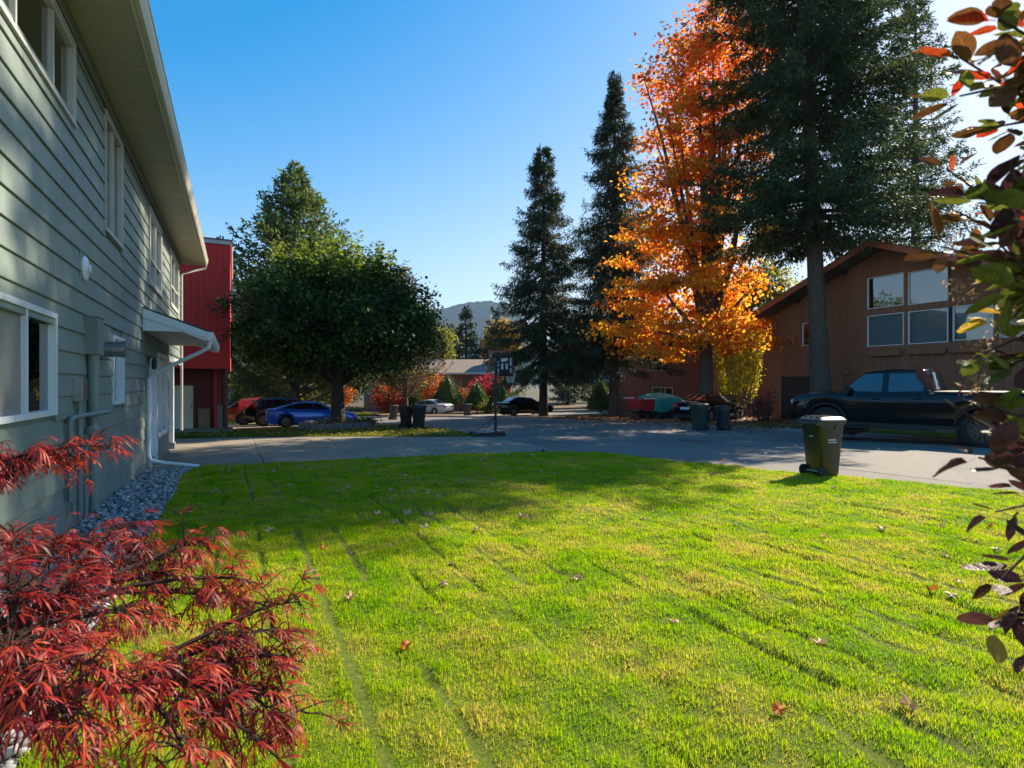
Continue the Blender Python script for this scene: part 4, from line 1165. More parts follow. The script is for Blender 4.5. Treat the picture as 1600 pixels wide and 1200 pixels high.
make_car('parked_suv', 'black SUV parked directly behind the blue car', 'car', (2.75, 35.9, gz(35.9) + 0.03), math.radians(-4), P_black, dict(SUV, rim=M_rimk))
make_car('orange_car', 'orange red car peeping out beyond the black SUV', 'car', (1.75, 38.4, gz(38.4) + 0.03), math.radians(-4), P_dred, dict(SUV, rim=M_rimk))
make_car('white_car', 'white sedan stopped by the cone shaped topiary', 'car', (16.6, 52.0, gz(52)), math.radians(122), P_white, SEDAN)
make_car('parked_sedan', 'black sedan parked in front of the white garage doors', 'car', (20.3, 39.5, yz(39.5) + 0.012), math.radians(2), P_black, dict(SEDAN, rim=M_rimk))
hood_car = make_car('broken_down_sedan', 'old black sedan with its bonnet raised behind the wheeled bins', 'car', (23.1, 22.8, yz(22.8) + 0.012), math.radians(14), P_black, SEDAN)
hm = MB(); hm.add([(1.15, -0.72, 0.98), (1.15, 0.72, 0.98), (2.2, 0.66, 1.33), (2.2, -0.66, 1.33), (1.15, -0.72, 1.0), (1.15, 0.72, 1.0), (2.2, 0.66, 1.36), (2.2, -0.66, 1.36)], [(0, 3, 2, 1), (4, 5, 6, 7), (0, 1, 5, 4), (1, 2, 6, 5), (2, 3, 7, 6), (3, 0, 4, 7)])
hm.build('open_bonnet', mat('faded_black', (0.05, 0.05, 0.055), 0.35, 0.2, 3, coat=0.5), hood_car)
make_car('carport_suv', 'silver off road car standing in the shaded carport', 'car', (33.6, 38.2, yz(38.2)), math.radians(8), P_silver, ROVER)

# trailer under a teal tarpaulin, red hull showing at its end
tr = empty('covered_trailer', (22.6, 26.5, yz(26.5)), math.radians(4), 'boat trailer under a teal tarpaulin with its red bow showing', 'trailer')
M_tarp = mat('teal_tarpaulin', (0.01, 0.30, 0.25), 0.5, 0.2, 2, bump=0.9, bscale=3.5)
M_hull = mat('red_hull', (0.40, 0.012, 0.015), 0.3, 0.1, 2, coat=0.6)
st = []
for i, x in enumerate(np.linspace(-1.0, 3.2, 26)):
    t = (x + 1.0) / 4.2
    top = 1.35 + 0.30 * math.sin(math.pi * min(1, t * 1.25 + 0.10)) - 0.25 * t + 0.02 * math.sin(x * 9)
    w = 0.92 - 0.25 * max(0, 0.12 - t) * 4
    hem = 0.46 + 0.06 * math.sin(x * 4.3) + (0.25 * t)
    pr_ = [(-w - 0.04 + 0.03 * math.sin(7 * x), hem), (-w, 0.85), (-w + 0.05, top - 0.28), (-0.45, top - 0.08), (0, top), (0.45, top - 0.08), (w - 0.05, top - 0.28), (w, 0.85), (w + 0.04 + 0.03 * math.sin(6 * x + 1), hem)]
    st.append([(x, a, b) for a, b in pr_])
mb = MB(); n = 9
mb.add([p for r in st for p in r], [(i * n + k, i * n + k + 1, (i + 1) * n + k + 1, (i + 1) * n + k) for i in range(25) for k in range(8)] + [tuple(range(9))[::-1], tuple(range(25 * 9, 26 * 9))])
mb.build('tarpaulin', M_tarp, tr, True)
MB().add([(-1.75, -0.5, 0.62), (-1.75, 0.5, 0.62), (-0.95, 0.86, 0.55), (-0.95, -0.86, 0.55), (-1.8, -0.66, 1.25), (-1.8, 0.66, 1.25), (-0.95, 0.9, 1.22), (-0.95, -0.9, 1.22)], [(0, 3, 2, 1), (4, 5, 6, 7), (0, 1, 5, 4), (1, 2, 6, 5), (2, 3, 7, 6), (3, 0, 4, 7)]).build('red_hull', M_hull, tr, bevel=0.06)
MB().box(-1.83, -1.0, -0.9, -0.86, 1.23, 1.28).box(-1.83, -1.0, 0.86, 0.9, 1.23, 1.28).build('gunwale', M_white, tr)
MB().box(-1.6, 3.4, -0.45, -0.38, 0.36, 0.44).box(-1.6, 3.4, 0.38, 0.45, 0.36, 0.44).box(-0.1, 0.0, -0.9, 0.9, 0.3, 0.37).build('frame', M_trim, tr)
tm, rm = wheel_meshes(0.32, 0.2, 8, 'trailer')
for x in (-0.35, 0.45):
    for sgn in (-1, 1):
        w = link('wheel', tm, M_tyre, tr, True); w.location = (x, sgn * 0.82, 0.32); w.rotation_euler = (0, 0, 0 if sgn > 0 else math.pi); link('rim', rm, M_rimk, w)
MB().tube([(3.0, 0.3, 0.0), (3.0, 0.3, 0.4)], 0.04, 8).build('jack', M_trim, tr)

# ---------------------------------------------------------------- wheeled bins
M_lidk = mat('grey_black_lid', (0.06, 0.062, 0.065), 0.32, 0.15, 6)
M_print = mat('white_print', (0.55, 0.56, 0.55), 0.5, 0.1, 6)
def make_bin(loc, rz, body_m, lid_m, label, group=None, sc=1.0, detail=False):
    """240 litre bin: front faces +x, wheels at -x"""
    b = empty('wheeled_bin', loc, rz, label, 'wheeled bin', group); b.scale = (sc * 0.86, sc * 0.86, sc)
    m = MB()
    def rr_(hx, hy, z, xo=0, r=0.06, n=4):
        pts = []
        for sx, sy, a0 in ((1, 1, 0), (-1, 1, 90), (-1, -1, 180), (1, -1, 270)):
            for k in range(n):
                a = math.radians(a0 + 90 * k / (n - 1)); pts.append((xo + sx * (hx - r) + r * math.cos(a), sy * (hy - r) + r * math.sin(a), z))
        return pts
    lv = [rr_(0.215, 0.215, 0.02), rr_(0.225, 0.222, 0.06), rr_(0.285, 0.262, 0.80), rr_(0.295, 0.268, 0.83), rr_(0.30, 0.272, 0.93), rr_(0.325, 0.29, 0.935), rr_(0.325, 0.29, 0.975), rr_(0.29, 0.26, 0.977)]
    n = 16
    m.add([p for r in lv for p in r], [(i * n + k, i * n + (k + 1) % n, (i + 1) * n + (k + 1) % n, (i + 1) * n + k) for i in range(len(lv) - 1) for k in range(n)] + [tuple(range(n))[::-1], tuple(range(7 * n, 8 * n))])
    body = m.build('body', body_m, b, True)
    lid = MB()
    l0 = [rr_(0.345, 0.305, 0.98), rr_(0.35, 0.31, 0.995), rr_(0.345, 0.305, 1.02), rr_(0.29, 0.255, 1.062), rr_(0.10, 0.09, 1.075)]
    lid.add([p for r in l0 for p in r], [(i * n + k, i * n + (k + 1) % n, (i + 1) * n + (k + 1) % n, (i + 1) * n + k) for i in range(4) for k in range(n)] + [tuple(range(n))[::-1], tuple(range(4 * n, 5 * n))])
    lo = lid.build('lid', lid_m, b, True)
    for y in (-0.16, 0.0, 0.16):
        MB().box(-0.30, 0.26, y - 0.012, y + 0.012, 1.05, 1.083).build('lid_rib', lid_m, lo)
    MB().tube([(-0.39, -0.27, 0.965), (-0.39, 0.27, 0.965)], 0.018, 8).build('handle', body_m, b)
    for y in (-0.25, 0.25):
        MB().box(-0.40, -0.32, y - 0.02, y + 0.02, 0.93, 0.985).build('handle_bracket', body_m, b)
        MB().box(0.05, 0.2, y - 0.02 + (0.018 if y > 0 else -0.018), y + 0.02 + (0.018 if y > 0 else -0.018), 0.86, 0.93).build('lift_lug', body_m, b)
        w = MB().lathe([(0.03, -0.025), (0.1, -0.022), (0.105, 0), (0.1, 0.022), (0.03, 0.025)], (-0.24, y * 1.02, 0.105), (0, 1, 0), 18).build('wheel', M_tyre, b, True)
    MB().tube([(-0.24, -0.24, 0.105), (-0.24, 0.24, 0.105)], 0.012, 6).build('axle', M_metal, b)
    for y in (-0.09, 0.09):
        MB().add([(0.222, y - 0.012, 0.05), (0.222, y + 0.012, 0.05), (0.288, y + 0.012, 0.8), (0.288, y - 0.012, 0.8), (0.238, y - 0.012, 0.05), (0.238, y + 0.012, 0.05), (0.304, y + 0.012, 0.8), (0.304, y - 0.012, 0.8)], [(0, 1, 2, 3), (4, 7, 6, 5), (0, 4, 5, 1), (1, 5, 6, 2), (2, 6, 7, 3), (3, 7, 4, 0)]).build('front_rib', body_m, b)
    if detail:
        # two short lines of white print on the side and a small stamp on the front
        mb = MB()
        for row_, (z, h, cnt) in enumerate(((0.655, 0.030, 9), (0.615, 0.022, 10))):
            for k in range(cnt):
                x0 = -0.10 + 0.022 * k
                zz = z; yy = 0.2545 + 0.0  # on the tapering side
                mb.box(x0, x0 + 0.015, -0.262, -0.25, zz, zz + h)
        mb.build('print', M_print, b)
        mb = MB()
        for k in range(5): mb.box(-0.287, -0.278, -0.05 + 0.021 * k, -0.05 + 0.021 * k + 0.015, 0.715, 0.735)
        mb.build('print', M_print, b)
    return b
M_bin_o = mat('olive_black_bin', (0.014, 0.016, 0.012), 0.28, 0.12, 3, spec=0.8)
M_bin_g = mat('dark_green_bin', (0.012, 0.04, 0.034), 0.4, 0.1, 3)
M_bin_b = mat('navy_bin', (0.018, 0.028, 0.045), 0.4, 0.1, 3)
M_bin_k = mat('black_bin', (0.02, 0.021, 0.022), 0.42, 0.1, 3)
M_lid_g = mat('green_lid', (0.015, 0.05, 0.032), 0.4, 0.1, 3)
make_bin((9.42, 6.62, gz(6.6) + 0.0), math.radians(-11), M_bin_o, M_lidk, 'shiny olive black wheeled bin at the edge of the sunlit lawn', None, 1.0, True)
make_bin((7.82, 26.15, gz(26.2) + 0.05), math.radians(20), M_bin_k, M_lid_g, 'black wheeled bin with green lid, right of a pair at the grass island', None, 1.05)
make_bin((7.36, 26.75, gz(26.8) + 0.05), math.radians(12), M_bin_k, M_bin_k, 'all black wheeled bin, partner of the green lidded one on the grass island', None, 1.0)
make_bin((17.15, 17.5, gz(17.5) + 0.0), math.radians(175), M_bin_g, M_bin_g, 'tall dark green wheeled bin at the kerb in front of the raised bonnet car', None, 1.06)
make_bin((18.2, 17.25, gz(17.3) + 0.0), math.radians(170), M_bin_b, M_bin_b, 'navy wheeled bin at the kerb beside the tall green bin', None, 0.95)
make_bin((16.75, 42.6, gz(42.6) + 0.0), math.radians(190), M_bin_k, M_bin_k, 'lone dark bin at the far kerb by the topiary cones', None, 1.0)
make_bin((10.2, 40.4, gz(40.4) + 0.0), math.radians(30), M_bin_k, M_bin_k, 'dark bin standing on the far road between white car and paired bins', None, 1.0)

# ---------------------------------------------------------------- portable basketball hoop
hp = empty('basketball_hoop', (8.75, 19.75, gz(19.7) + 0.0), math.radians(10), 'black portable basketball hoop standing at the end of the drive', 'basketball hoop')
MB().prism([(-0.75, 0.0), (0.42, 0.0), (0.42, 0.12), (0.30, 0.19), (-0.6, 0.16), (-0.75, 0.08)], 'y', -0.42, 0.42).build('base', M_black, hp, bevel=0.03)
MB().tube([(0.22, 0, 0.15), (0.22, 0, 1.15)], 0.05, 10).build('lower_pole', M_black, hp, True)
MB().tube([(0.22, 0, 1.13), (0.22, 0, 2.85)], 0.042, 10).build('upper_pole', M_black, hp, True)
for sgn in (-1, 1):
    MB().tube([(-0.55, sgn * 0.3, 0.15), (0.2, sgn * 0.02, 0.72)], 0.014, 6).build('brace', M_black, hp)
    MB().tube([(0.22, sgn * 0.05, 2.72), (0.62, sgn * 0.25, 2.88)], 0.018, 6).build('arm', M_black, hp)
    MB().tube([(0.22, sgn * 0.05, 2.36), (0.62, sgn * 0.25, 2.52)], 0.018, 6).build('arm', M_black, hp)
    MB().lathe([(0.09, -0.02), (0.09, 0.02)], (-0.66, sgn * 0.36, 0.09), (0, 1, 0), 14).build('wheel', M_tyre, hp)
M_bb = mat('backboard_panel', (0.78, 0.8, 0.82), 0.3, 0.05, 3)
bbp = MB().box(0.645, 0.66, -0.5, 0.5, 2.32, 3.02).build('backboard', M_bb, hp)
fr = MB()
for (a, b, c, d) in ((-0.53, 0.53, 3.0, 3.05), (-0.53, 0.53, 2.29, 2.34), (-0.53, -0.48, 2.34, 3.0), (0.48, 0.53, 2.34, 3.0)):
    fr.box(0.62, 0.675, a, b, c, d)
fr.build('frame', M_black, bbp)
br_ = MB()
for (a, b, c, d) in ((-0.36, -0.24, 2.34, 3.0), (0.24, 0.36, 2.34, 3.0), (-0.24, 0.24, 2.80, 2.86), (-0.24, 0.24, 2.34, 2.56), (-0.06, 0.06, 2.56, 2.8), (-0.48, -0.36, 2.60, 2.68), (0.36, 0.48, 2.60, 2.68), (-0.48, -0.36, 2.34, 2.42), (0.36, 0.48, 2.9, 3.0)):
    br_.box(0.628, 0.643, a, b, c, d)
br_.build('back_frame', M_black, bbp)
rim = MB(); ring_ = [(0.92 + 0.22 * math.cos(t), 0.22 * math.sin(t), 2.42) for t in np.linspace(0, 2 * math.pi, 21)]
rim.tube(ring_, 0.012, 6, False); rim.box(0.66, 0.72, -0.06, 0.06, 2.37, 2.46); rim.build('rim', mat('dark_orange_rim', (0.16, 0.035, 0.015), 0.5, 0.1, 5), hp)
net = MB()
for k in range(12):
    for dirn in (1, -1):
        pts = []
        for j in range(6):
            a = 2 * math.pi * (k + dirn * j * 0.5) / 12; r_ = 0.215 - 0.022 * j
            pts.append((0.92 + r_ * math.cos(a), r_ * math.sin(a), 2.41 - 0.075 * j))
        net.tube(pts, 0.006, 3, False)
net.build('net', mat('net_cord', (0.7, 0.7, 0.68), 0.8, 0.05, 5), hp)
rope = MB().tube([(0.9, -0.2, 2.4), (0.95, -0.23, 2.15), (1.02, -0.25, 1.98), (1.1, -0.25, 1.92), (1.13, -0.24, 2.0), (1.06, -0.22, 2.05)], 0.014, 6).build('loose_cord', mat('tan_cord', (0.35, 0.28, 0.16), 0.8, 0.1, 5), hp)

# ---------------------------------------------------------------- round stone planter at the maple's foot
M_pstone = mat('planter_stone', (0.14, 0.14, 0.145), 0.9, 0.25, 5, bump=0.6, bscale=18, island=0.3)
PLC = Vector((4.57, 29.4, gz(29.4)))
pl = wempty('stone_planter', PLC, 'low round planter of grey stone blocks around the big maple', 'planter')
NB = 26
for row_ in range(2):
    for k in range(NB):
        a0 = 2 * math.pi * (k + 0.5 * row_) / NB + 0.01; a1 = 2 * math.pi * (k + 1 + 0.5 * row_) / NB - 0.012
        ro = 1.9 + random.uniform(-0.02, 0.02) - 0.05 * row_; ri = ro - 0.27
        pts = [(PLC.x + r_ * math.cos(a), PLC.y + r_ * math.sin(a)) for r_, a in ((ro, a0), (ro, (a0 + a1) / 2), (ro, a1), (ri, a1), (ri, a0))]
        z0 = PLC.z + 0.0 + 0.19 * row_
        MB().prism(pts, 'z', z0 + 0.004, z0 + 0.186).build('stone_block', M_pstone, pl)
MB().lathe([(1.66, 0.0), (1.66, 0.30), (0.8, 0.34), (0.0, 0.38)], (PLC.x, PLC.y, PLC.z), n=28).build('soil', mat('soil', (0.03, 0.022, 0.016), 0.95, 0.3, 9, bump=0.6), pl)
# ---------------------------------------------------------------- trees
def bark(name, col, sc=6):
    k = NT(name)
    c = k.ramp(k.noise(sc, 6, 0.75, mapping=(2.2, 2.2, 0.5)), [(0.3, sh(col, 0.45)), (0.55, col), (0.75, sh(col, 1.5))])
    k.l(c, k.p.inputs['Base Color']); k.p.inputs['Roughness'].default_value = 0.95
    k.bump(k.noise(sc * 2.5, 5, 0.75, mapping=(2.2, 2.2, 0.5)), 0.9, 0.05)
    return k.m
M_bark = bark('grey_bark', (0.115, 0.092, 0.072))
M_barkd = bark('dark_bark', (0.05, 0.04, 0.032))
M_birch = bark('pale_bark', (0.32, 0.30, 0.27))

def unit(a):
    return a / (np.linalg.norm(a, axis=-1, keepdims=True) + 1e-9)

def leaf_cards(P, D, Nn, L, W, fold=0.12):
    """diamond leaf blades: P stem ends, D directions, Nn rough normals"""
    D = unit(D); S = unit(np.cross(D, Nn)); U = np.cross(S, D)
    L = np.asarray(L)[:, None]; W = np.asarray(W)[:, None]
    a = P; b = P + D * L * 0.45 + S * W * 0.5 + U * W * fold; c = P + D * L; d = P + D * L * 0.45 - S * W * 0.5 + U * W * fold
    V = np.stack([a, b, c, d], 1).reshape(-1, 3)
    return V, np.arange(len(V)).reshape(-1, 4)

def needle_cards(P, D, Nn, L, W):
    D = unit(D); S = unit(np.cross(D, Nn))
    L = np.asarray(L)[:, None]; W = np.asarray(W)[:, None]
    V = np.stack([P, P + D * L * 0.55 + S * W * 0.6, P + D * L, P + D * L * 0.55 - S * W * 0.6], 1).reshape(-1, 3)
    return V, np.arange(len(V)).reshape(-1, 4)

def conifer(name, label, loc, H, base, prof, needle_m, cat='tree', spacing=0.36, per=6, twig=0.34, tl=0.55, nl=0.17, nw=0.05, k_per=3, droop=0.15, sag=0.25, hang=0.3, trunk_r=0.3, bark_m=None, seed=1, lean=(0, 0), group=None, gap=0.0, up=0.15):
    r = np.random.default_rng(seed)
    loc = Vector(loc)
    t = empty(name, loc, 0, label, cat, group)
    zs = []
    h = base
    while h < H * 0.985:
        zs.append(h); h += spacing * r.uniform(0.7, 1.3) * (1.0 if h < H * 0.8 else 0.7)
    hb = np.repeat(zs, per) + r.uniform(-0.18, 0.18, len(zs) * per)
    n = len(hb)
    az = r.random(n) * 2 * np.pi
    Lb = np.array([prof(min(1, max(0, q / H))) for q in hb]) * r.uniform(0.72, 1.12, n) * (1 - 0.28 * np.abs(r.normal(0, 0.6, n)).clip(0, 1))
    if gap:
        k = r.random(n) > gap; hb, az, Lb = hb[k], az[k], Lb[k]; n = len(hb)
    k = Lb > 0.12; hb, az, Lb = hb[k], az[k], Lb[k]; n = len(hb)
    out = np.stack([np.cos(az), np.sin(az), np.zeros(n)], -1); side = np.stack([-np.sin(az), np.cos(az), np.zeros(n)], -1)
    rel = hb / H
    dr = droop * (1.2 - 1.6 * (rel - 0.35)) ; dr = np.where(rel > 0.85, -0.35, dr) + r.normal(0, 0.08, n)
    cx_ = lean[0] * hb / H; cy_ = lean[1] * hb / H
    def bpt(i, tt):
        L_ = Lb[i]
        x = L_ * tt
        z = hb[i] + L_ * (-dr[i] * tt - sag * tt ** 2 + (sag * 0.9 + up) * tt ** 3 * 0.8)
        return np.stack([cx_[i], cy_[i], np.zeros_like(z)], -1) + out[i] * x[:, None] + np.stack([0 * z, 0 * z, z], -1)
    # twigs on both sides of each bough
    nt = np.maximum(2, (Lb / twig * 2.0).astype(int))
    bi = np.repeat(np.arange(n), nt)
    tt = r.uniform(0.12, 1.0, len(bi)) ** 0.8
    P = bpt(bi, tt); P2 = bpt(bi, np.clip(tt + 0.08, 0, 1.1))
    ax = unit(P2 - P)
    sg = np.where(r.random(len(bi)) < 0.5, -1.0, 1.0)[:, None]
    ang = r.uniform(0.35, 1.1, len(bi))[:, None]
    td = unit(ax * np.cos(ang) + side[bi] * sg * np.sin(ang) + np.array([0, 0, -1.0]) * r.uniform(0, hang * 2, len(bi))[:, None])
    tlen = tl * (0.45 + 0.75 * (1 - tt)) * r.uniform(0.6, 1.25, len(bi)) * np.clip(Lb[bi] / 1.6, 0.35, 1.1)
    # sprays of needles along each twig
    m = k_per
    P_ = np.repeat(P, m, 0); D_ = np.repeat(td, m, 0); T_ = np.repeat(tlen, m)
    u = np.tile((np.arange(m) + 0.5) / m, len(P)) + r.uniform(-0.2, 0.2, len(P_))
    bp_ = P_ + D_ * (u * T_)[:, None] + r.normal(0, 0.025, P_.shape)
    bp_[:, 2] -= 0.22 * T_ * u * u * hang * 2
    nd = unit(D_ + r.normal(0, 0.55, D_.shape) + np.array([0, 0, -hang * 0.5]))
    nn = unit(np.array([0, 0, 1.0]) + r.normal(0, 0.6, D_.shape))
    V, F = needle_cards(bp_, nd, nn, nl * r.uniform(0.6, 1.35, len(bp_)), nw * r.uniform(0.7, 1.3, len(bp_)))
    link('crown', np_mesh(name + '_crown', V, F), needle_m, t)
    tm = MB()
    q = np.linspace(0, 1, 9)
    tm.tube([(lean[0] * a, lean[1] * a, H * a * 0.985 - (0.3 if a == 0 else 0)) for a in q], [trunk_r * (1.25 if a == 0 else 1) * (1 - a) ** 0.85 + 0.02 for a in q], 12)
    for i in range(n):
        if Lb[i] > 0.9 and r.random() < 0.75:
            pp = bpt(np.array([i] * 4), np.array([0.0, 0.3, 0.65, 0.95]))
            tm.tube(pp, [0.045 * Lb[i] / 3 + 0.012, 0.032 * Lb[i] / 3 + 0.01, 0.02, 0.006], 4, False)
    # dead snags below the crown
    for hh in np.arange(max(1.6, base * 0.45), base, 0.5):
        a = r.random() * 6.28; l_ = r.uniform(0.3, 1.1)
        tm.tube([(lean[0] * hh / H, lean[1] * hh / H, hh), (lean[0] * hh / H + l_ * math.cos(a), lean[1] * hh / H + l_ * math.sin(a), hh - 0.15 * l_)], [0.02, 0.005], 4, False)
    tm.build('trunk', bark_m or M_bark, t, True)
    return t

def spread_clusters(r, ells, n, shell=0.55):
    C = []
    vol = np.array([e[3] * e[4] * e[5] for e in ells]); pr = vol / vol.sum()
    idx = r.choice(len(ells), n, p=pr)
    d = unit(r.normal(size=(n, 3))); rad = (shell + (1 - shell) * r.random(n)) ** 0.7
    E_ = np.array(ells)[idx]
    return E_[:, :3] + d * rad[:, None] * E_[:, 3:6]

def broadleaf(name, label, loc, trunk_h, trunk_r, ells, n_cl, per, cl_r, leaf, leaf_m, bark_m=None, seed=1, flat=0.7, limbs=14, shell=0.5, cat='tree', group=None, sub=True, lean=(0, 0), forks=None, aspect=0.85, fork_z=None):
    r = np.random.default_rng(seed)
    t = empty(name, loc, 0, label, cat, group)
    C = spread_clusters(r, ells, n_cl, shell)
    cen = np.average(np.array([e[:3] for e in ells]), axis=0)
    ci = np.repeat(np.arange(n_cl), per)
    off = r.normal(0, 1, (len(ci), 3)) * cl_r * np.array([1, 1, flat])
    off *= (0.6 + 0.8 * r.random(n_cl))[ci][:, None]
    P = C[ci] + off
    P[:, 2] -= 0.10 * cl_r * (off[:, 0] ** 2 + off[:, 1] ** 2) / (cl_r ** 2 + 1e-9) * 0.5
    outd = unit(P - cen)
    D = unit(outd * 0.5 + r.normal(0, 0.8, P.shape) + np.array([0, 0, -0.35]))
    Nn = unit(np.array([0, 0, 1.0]) + outd * 0.4 + r.normal(0, 0.55, P.shape))
    L = leaf * r.uniform(0.6, 1.3, len(P))
    V, F = leaf_cards(P, D, Nn, L, L * aspect)
    link('crown', np_mesh(name + '_crown', V, F), leaf_m, t)
    tm = MB()
    fz = fork_z if fork_z is not None else trunk_h
    tm.tube([(0, 0, -0.3), (0.02, 0, 0.25), (lean[0] * 0.5, lean[1] * 0.5, trunk_h * 0.5), (lean[0], lean[1], trunk_h)], [trunk_r * 1.45, trunk_r * 1.08, trunk_r * 0.95, trunk_r * 0.8], 12)
    top = Vector((lean[0], lean[1], trunk_h))
    order = np.argsort(-np.linalg.norm(C - cen, axis=1))
    pick = order[np.linspace(0, len(order) * 0.6, limbs).astype(int)]
    nodes = [np.array(top)]
    for i in pick:
        e = Vector(C[i]); s0 = top + Vector((0, 0, r.uniform(-0.25, 0.1) * trunk_h * 0.5))
        mid1 = s0.lerp(e, 0.35) + Vector((r.normal(0, .15), r.normal(0, .15), abs(e.z - s0.z) * 0.10)); mid2 = s0.lerp(e, 0.7) + Vector((r.normal(0, .2), r.normal(0, .2), abs(e.z - s0.z) * 0.08))
        rr0 = trunk_r * r.uniform(0.32, 0.55)
        tm.tube([s0, mid1, mid2, e], [rr0, rr0 * 0.65, rr0 * 0.38, rr0 * 0.1], 7, False)
        nodes += [np.array(mid1), np.array(mid2), np.array(e)]
    nodes = np.array(nodes)
    if sub:
        for i in order[::max(1, n_cl // 160)]:
            dd = np.linalg.norm(nodes - C[i], axis=1); j = int(np.argmin(dd))
            if dd[j] > 0.25:
                a = Vector(nodes[j]); e = Vector(C[i]); md = a.lerp(e, 0.5) + Vector((0, 0, 0.06 * dd[j]))
                tm.tube([a, md, e], [0.012 + trunk_r * 0.06, 0.01 + trunk_r * 0.03, 0.004], 4, False)
    tm.build('trunk', bark_m or M_bark, t, True)
    return t

N_spruce = leafmat('spruce_needles', [(0.0, (0.020, 0.042, 0.022)), (0.5, (0.050, 0.080, 0.034)), (1.0, (0.11, 0.125, 0.045))], 0.25, 0.6, 0.5, 0.35)
N_fir = leafmat('fir_needles', [(0.0, (0.024, 0.052, 0.022)), (0.5, (0.058, 0.098, 0.034)), (1.0, (0.14, 0.16, 0.045))], 0.32, 0.6, 0.4, 0.35)
N_cedar = leafmat('light_conifer_needles', [(0.0, (0.05, 0.10, 0.025)), (0.5, (0.12, 0.17, 0.04)), (1.0, (0.22, 0.25, 0.06))], 0.4, 0.6, 0.4, 0.35)
N_far = leafmat('far_conifer_needles', [(0.0, (0.014, 0.034, 0.020)), (0.6, (0.035, 0.065, 0.032)), (1.0, (0.08, 0.10, 0.04))], 0.2, 0.6, 0.3, 0.35)

# two slender spruces on the verge
conifer('spruce_tree', 'shorter slender spruce beside the black sedan at the garage drive', (20.54, 36.7, yz(36.7)), 20.4, 3.9,
        lambda q: 5.4 * min(1.0, (1.03 - q) ** 0.92 * 1.12) * (0.80 + 0.20 * min(1, q * 6)), N_spruce, spacing=0.30, per=7, twig=0.082, tl=0.68, nl=0.26, nw=0.050, k_per=4, droop=0.30, sag=0.35, hang=0.55, trunk_r=0.30, seed=3, bark_m=M_barkd, up=0.25)
conifer('spruce_tree', 'taller drooping spruce between the carport and the orange maple', (24.0, 32.6, yz(32.6)), 24.6, 4.7,
        lambda q: 6.4 * min(1.0, (1.02 - q) ** 1.0 * 1.15) * (0.85 + 0.15 * math.sin(q * 26)), N_spruce, spacing=0.31, per=7, twig=0.09, tl=0.80, nl=0.28, nw=0.052, k_per=4, droop=0.42, sag=0.35, hang=0.7, trunk_r=0.36, seed=8, bark_m=M_bark, up=0.3)
# the big fir with the long bare trunk
conifer('fir_tree', 'huge dark fir with long bare trunk in front of the brown house', (25.3, 17.8, yz(17.8)), 36.0, 8.9,
        lambda q: (6.0 if q < 0.56 else 6.0 * max(0.0, (1.02 - q) / 0.46) ** 0.8) * (0.87 + 0.13 * math.sin(q * 43)) * (0.8 if q < 0.26 else 1.2 if q < 0.33 else 1.0), N_fir, spacing=0.40, per=10, twig=0.098, tl=0.80, nl=0.24, nw=0.056, k_per=5, droop=0.10, sag=0.38, hang=0.5, trunk_r=0.42, seed=5, lean=(-0.9, 1.0), bark_m=M_bark, gap=0.08)
conifer('fir_tree', 'feathery fir rising behind the roof of the brown house', (43.2, 23.3, yz(23.3)), 30.5, 4.0,
        lambda q: 6.6 * min(1, (1.02 - q) ** 0.8 * 1.1) * (0.85 + 0.15 * math.sin(q * 30)), N_fir, spacing=0.5, per=7, twig=0.13, tl=0.8, nl=0.24, nw=0.065, k_per=4, droop=0.02, sag=0.2, hang=0.45, trunk_r=0.4, seed=6, gap=0.15, up=0.35)
# pale conifer behind the round maple
conifer('cedar_tree', 'pale green pyramidal conifer rising behind the round dark maple', (4.3, 49.5, gz(49.5)), 21.3, 1.0,
        lambda q: 11.5 * min(1, (1.0 - q) ** 1.0 * 1.05), N_cedar, spacing=0.44, per=8, twig=0.19, tl=0.9, nl=0.40, nw=0.13, k_per=3, droop=-0.25, sag=0.15, hang=0.25, trunk_r=0.4, seed=12, up=0.45)
conifer('larch_tree', 'rusty brown fading conifer at the right edge of the round maple', (13.6, 49.6, gz(49.6)), 13.6, 1.5,
        lambda q: 4.2 * min(1, (1.0 - q) ** 0.75 * 1.1), leafmat('rusty_needles', [(0, (0.06, 0.045, 0.018)), (0.5, (0.13, 0.085, 0.03)), (1, (0.24, 0.15, 0.05))], 0.3, 0.6, 0.4, 0.4), spacing=0.34, per=6, twig=0.14, tl=0.6, nl=0.24, nw=0.06, k_per=3, droop=-0.2, sag=0.1, hang=0.2, trunk_r=0.22, seed=13, up=0.4)

# orange maple
M_omaple = leafmat('orange_maple_leaf', [(0.0, (0.88, 0.52, 0.03)), (0.3, (0.88, 0.38, 0.03)), (0.6, (0.88, 0.27, 0.03)), (0.85, (0.84, 0.18, 0.04)), (1.0, (0.76, 0.11, 0.045))], 0.75, 0.55, 0.5, 0.28, (5, 25, -0.2, 0.16), 0.15)
om = [(-1.6, 1.0, 4.9, 4.7, 4.7, 1.5), (1.3, -1.2, 5.2, 3.4, 3.4, 1.1), (-1.0, 0.7, 7.6, 4.7, 4.7, 1.7), (-0.6, 0.4, 10.6, 4.3, 4.3, 1.9), (-0.4, 0.2, 13.8, 4.2, 4.2, 2.1), (-0.2, 0.1, 17.0, 4.1, 4.1, 2.2), (-0.3, 0.1, 20.0, 3.9, 3.9, 2.0), (-0.1, 0.0, 22.4, 2.9, 2.9, 1.7), (-4.2, 2.4, 7.2, 2.0, 2.0, 0.5), (-4.1, 2.3, 9.2, 1.9, 1.9, 0.5)]
broadleaf('maple_tree', 'tall blazing orange maple fading to red at the top', (24.7, 24.65, yz(24.6)), 4.2, 0.42, om, 430, 90, 0.54, 0.22, M_omaple, M_bark, 21, 0.30, 34, 0.2, aspect=0.95)

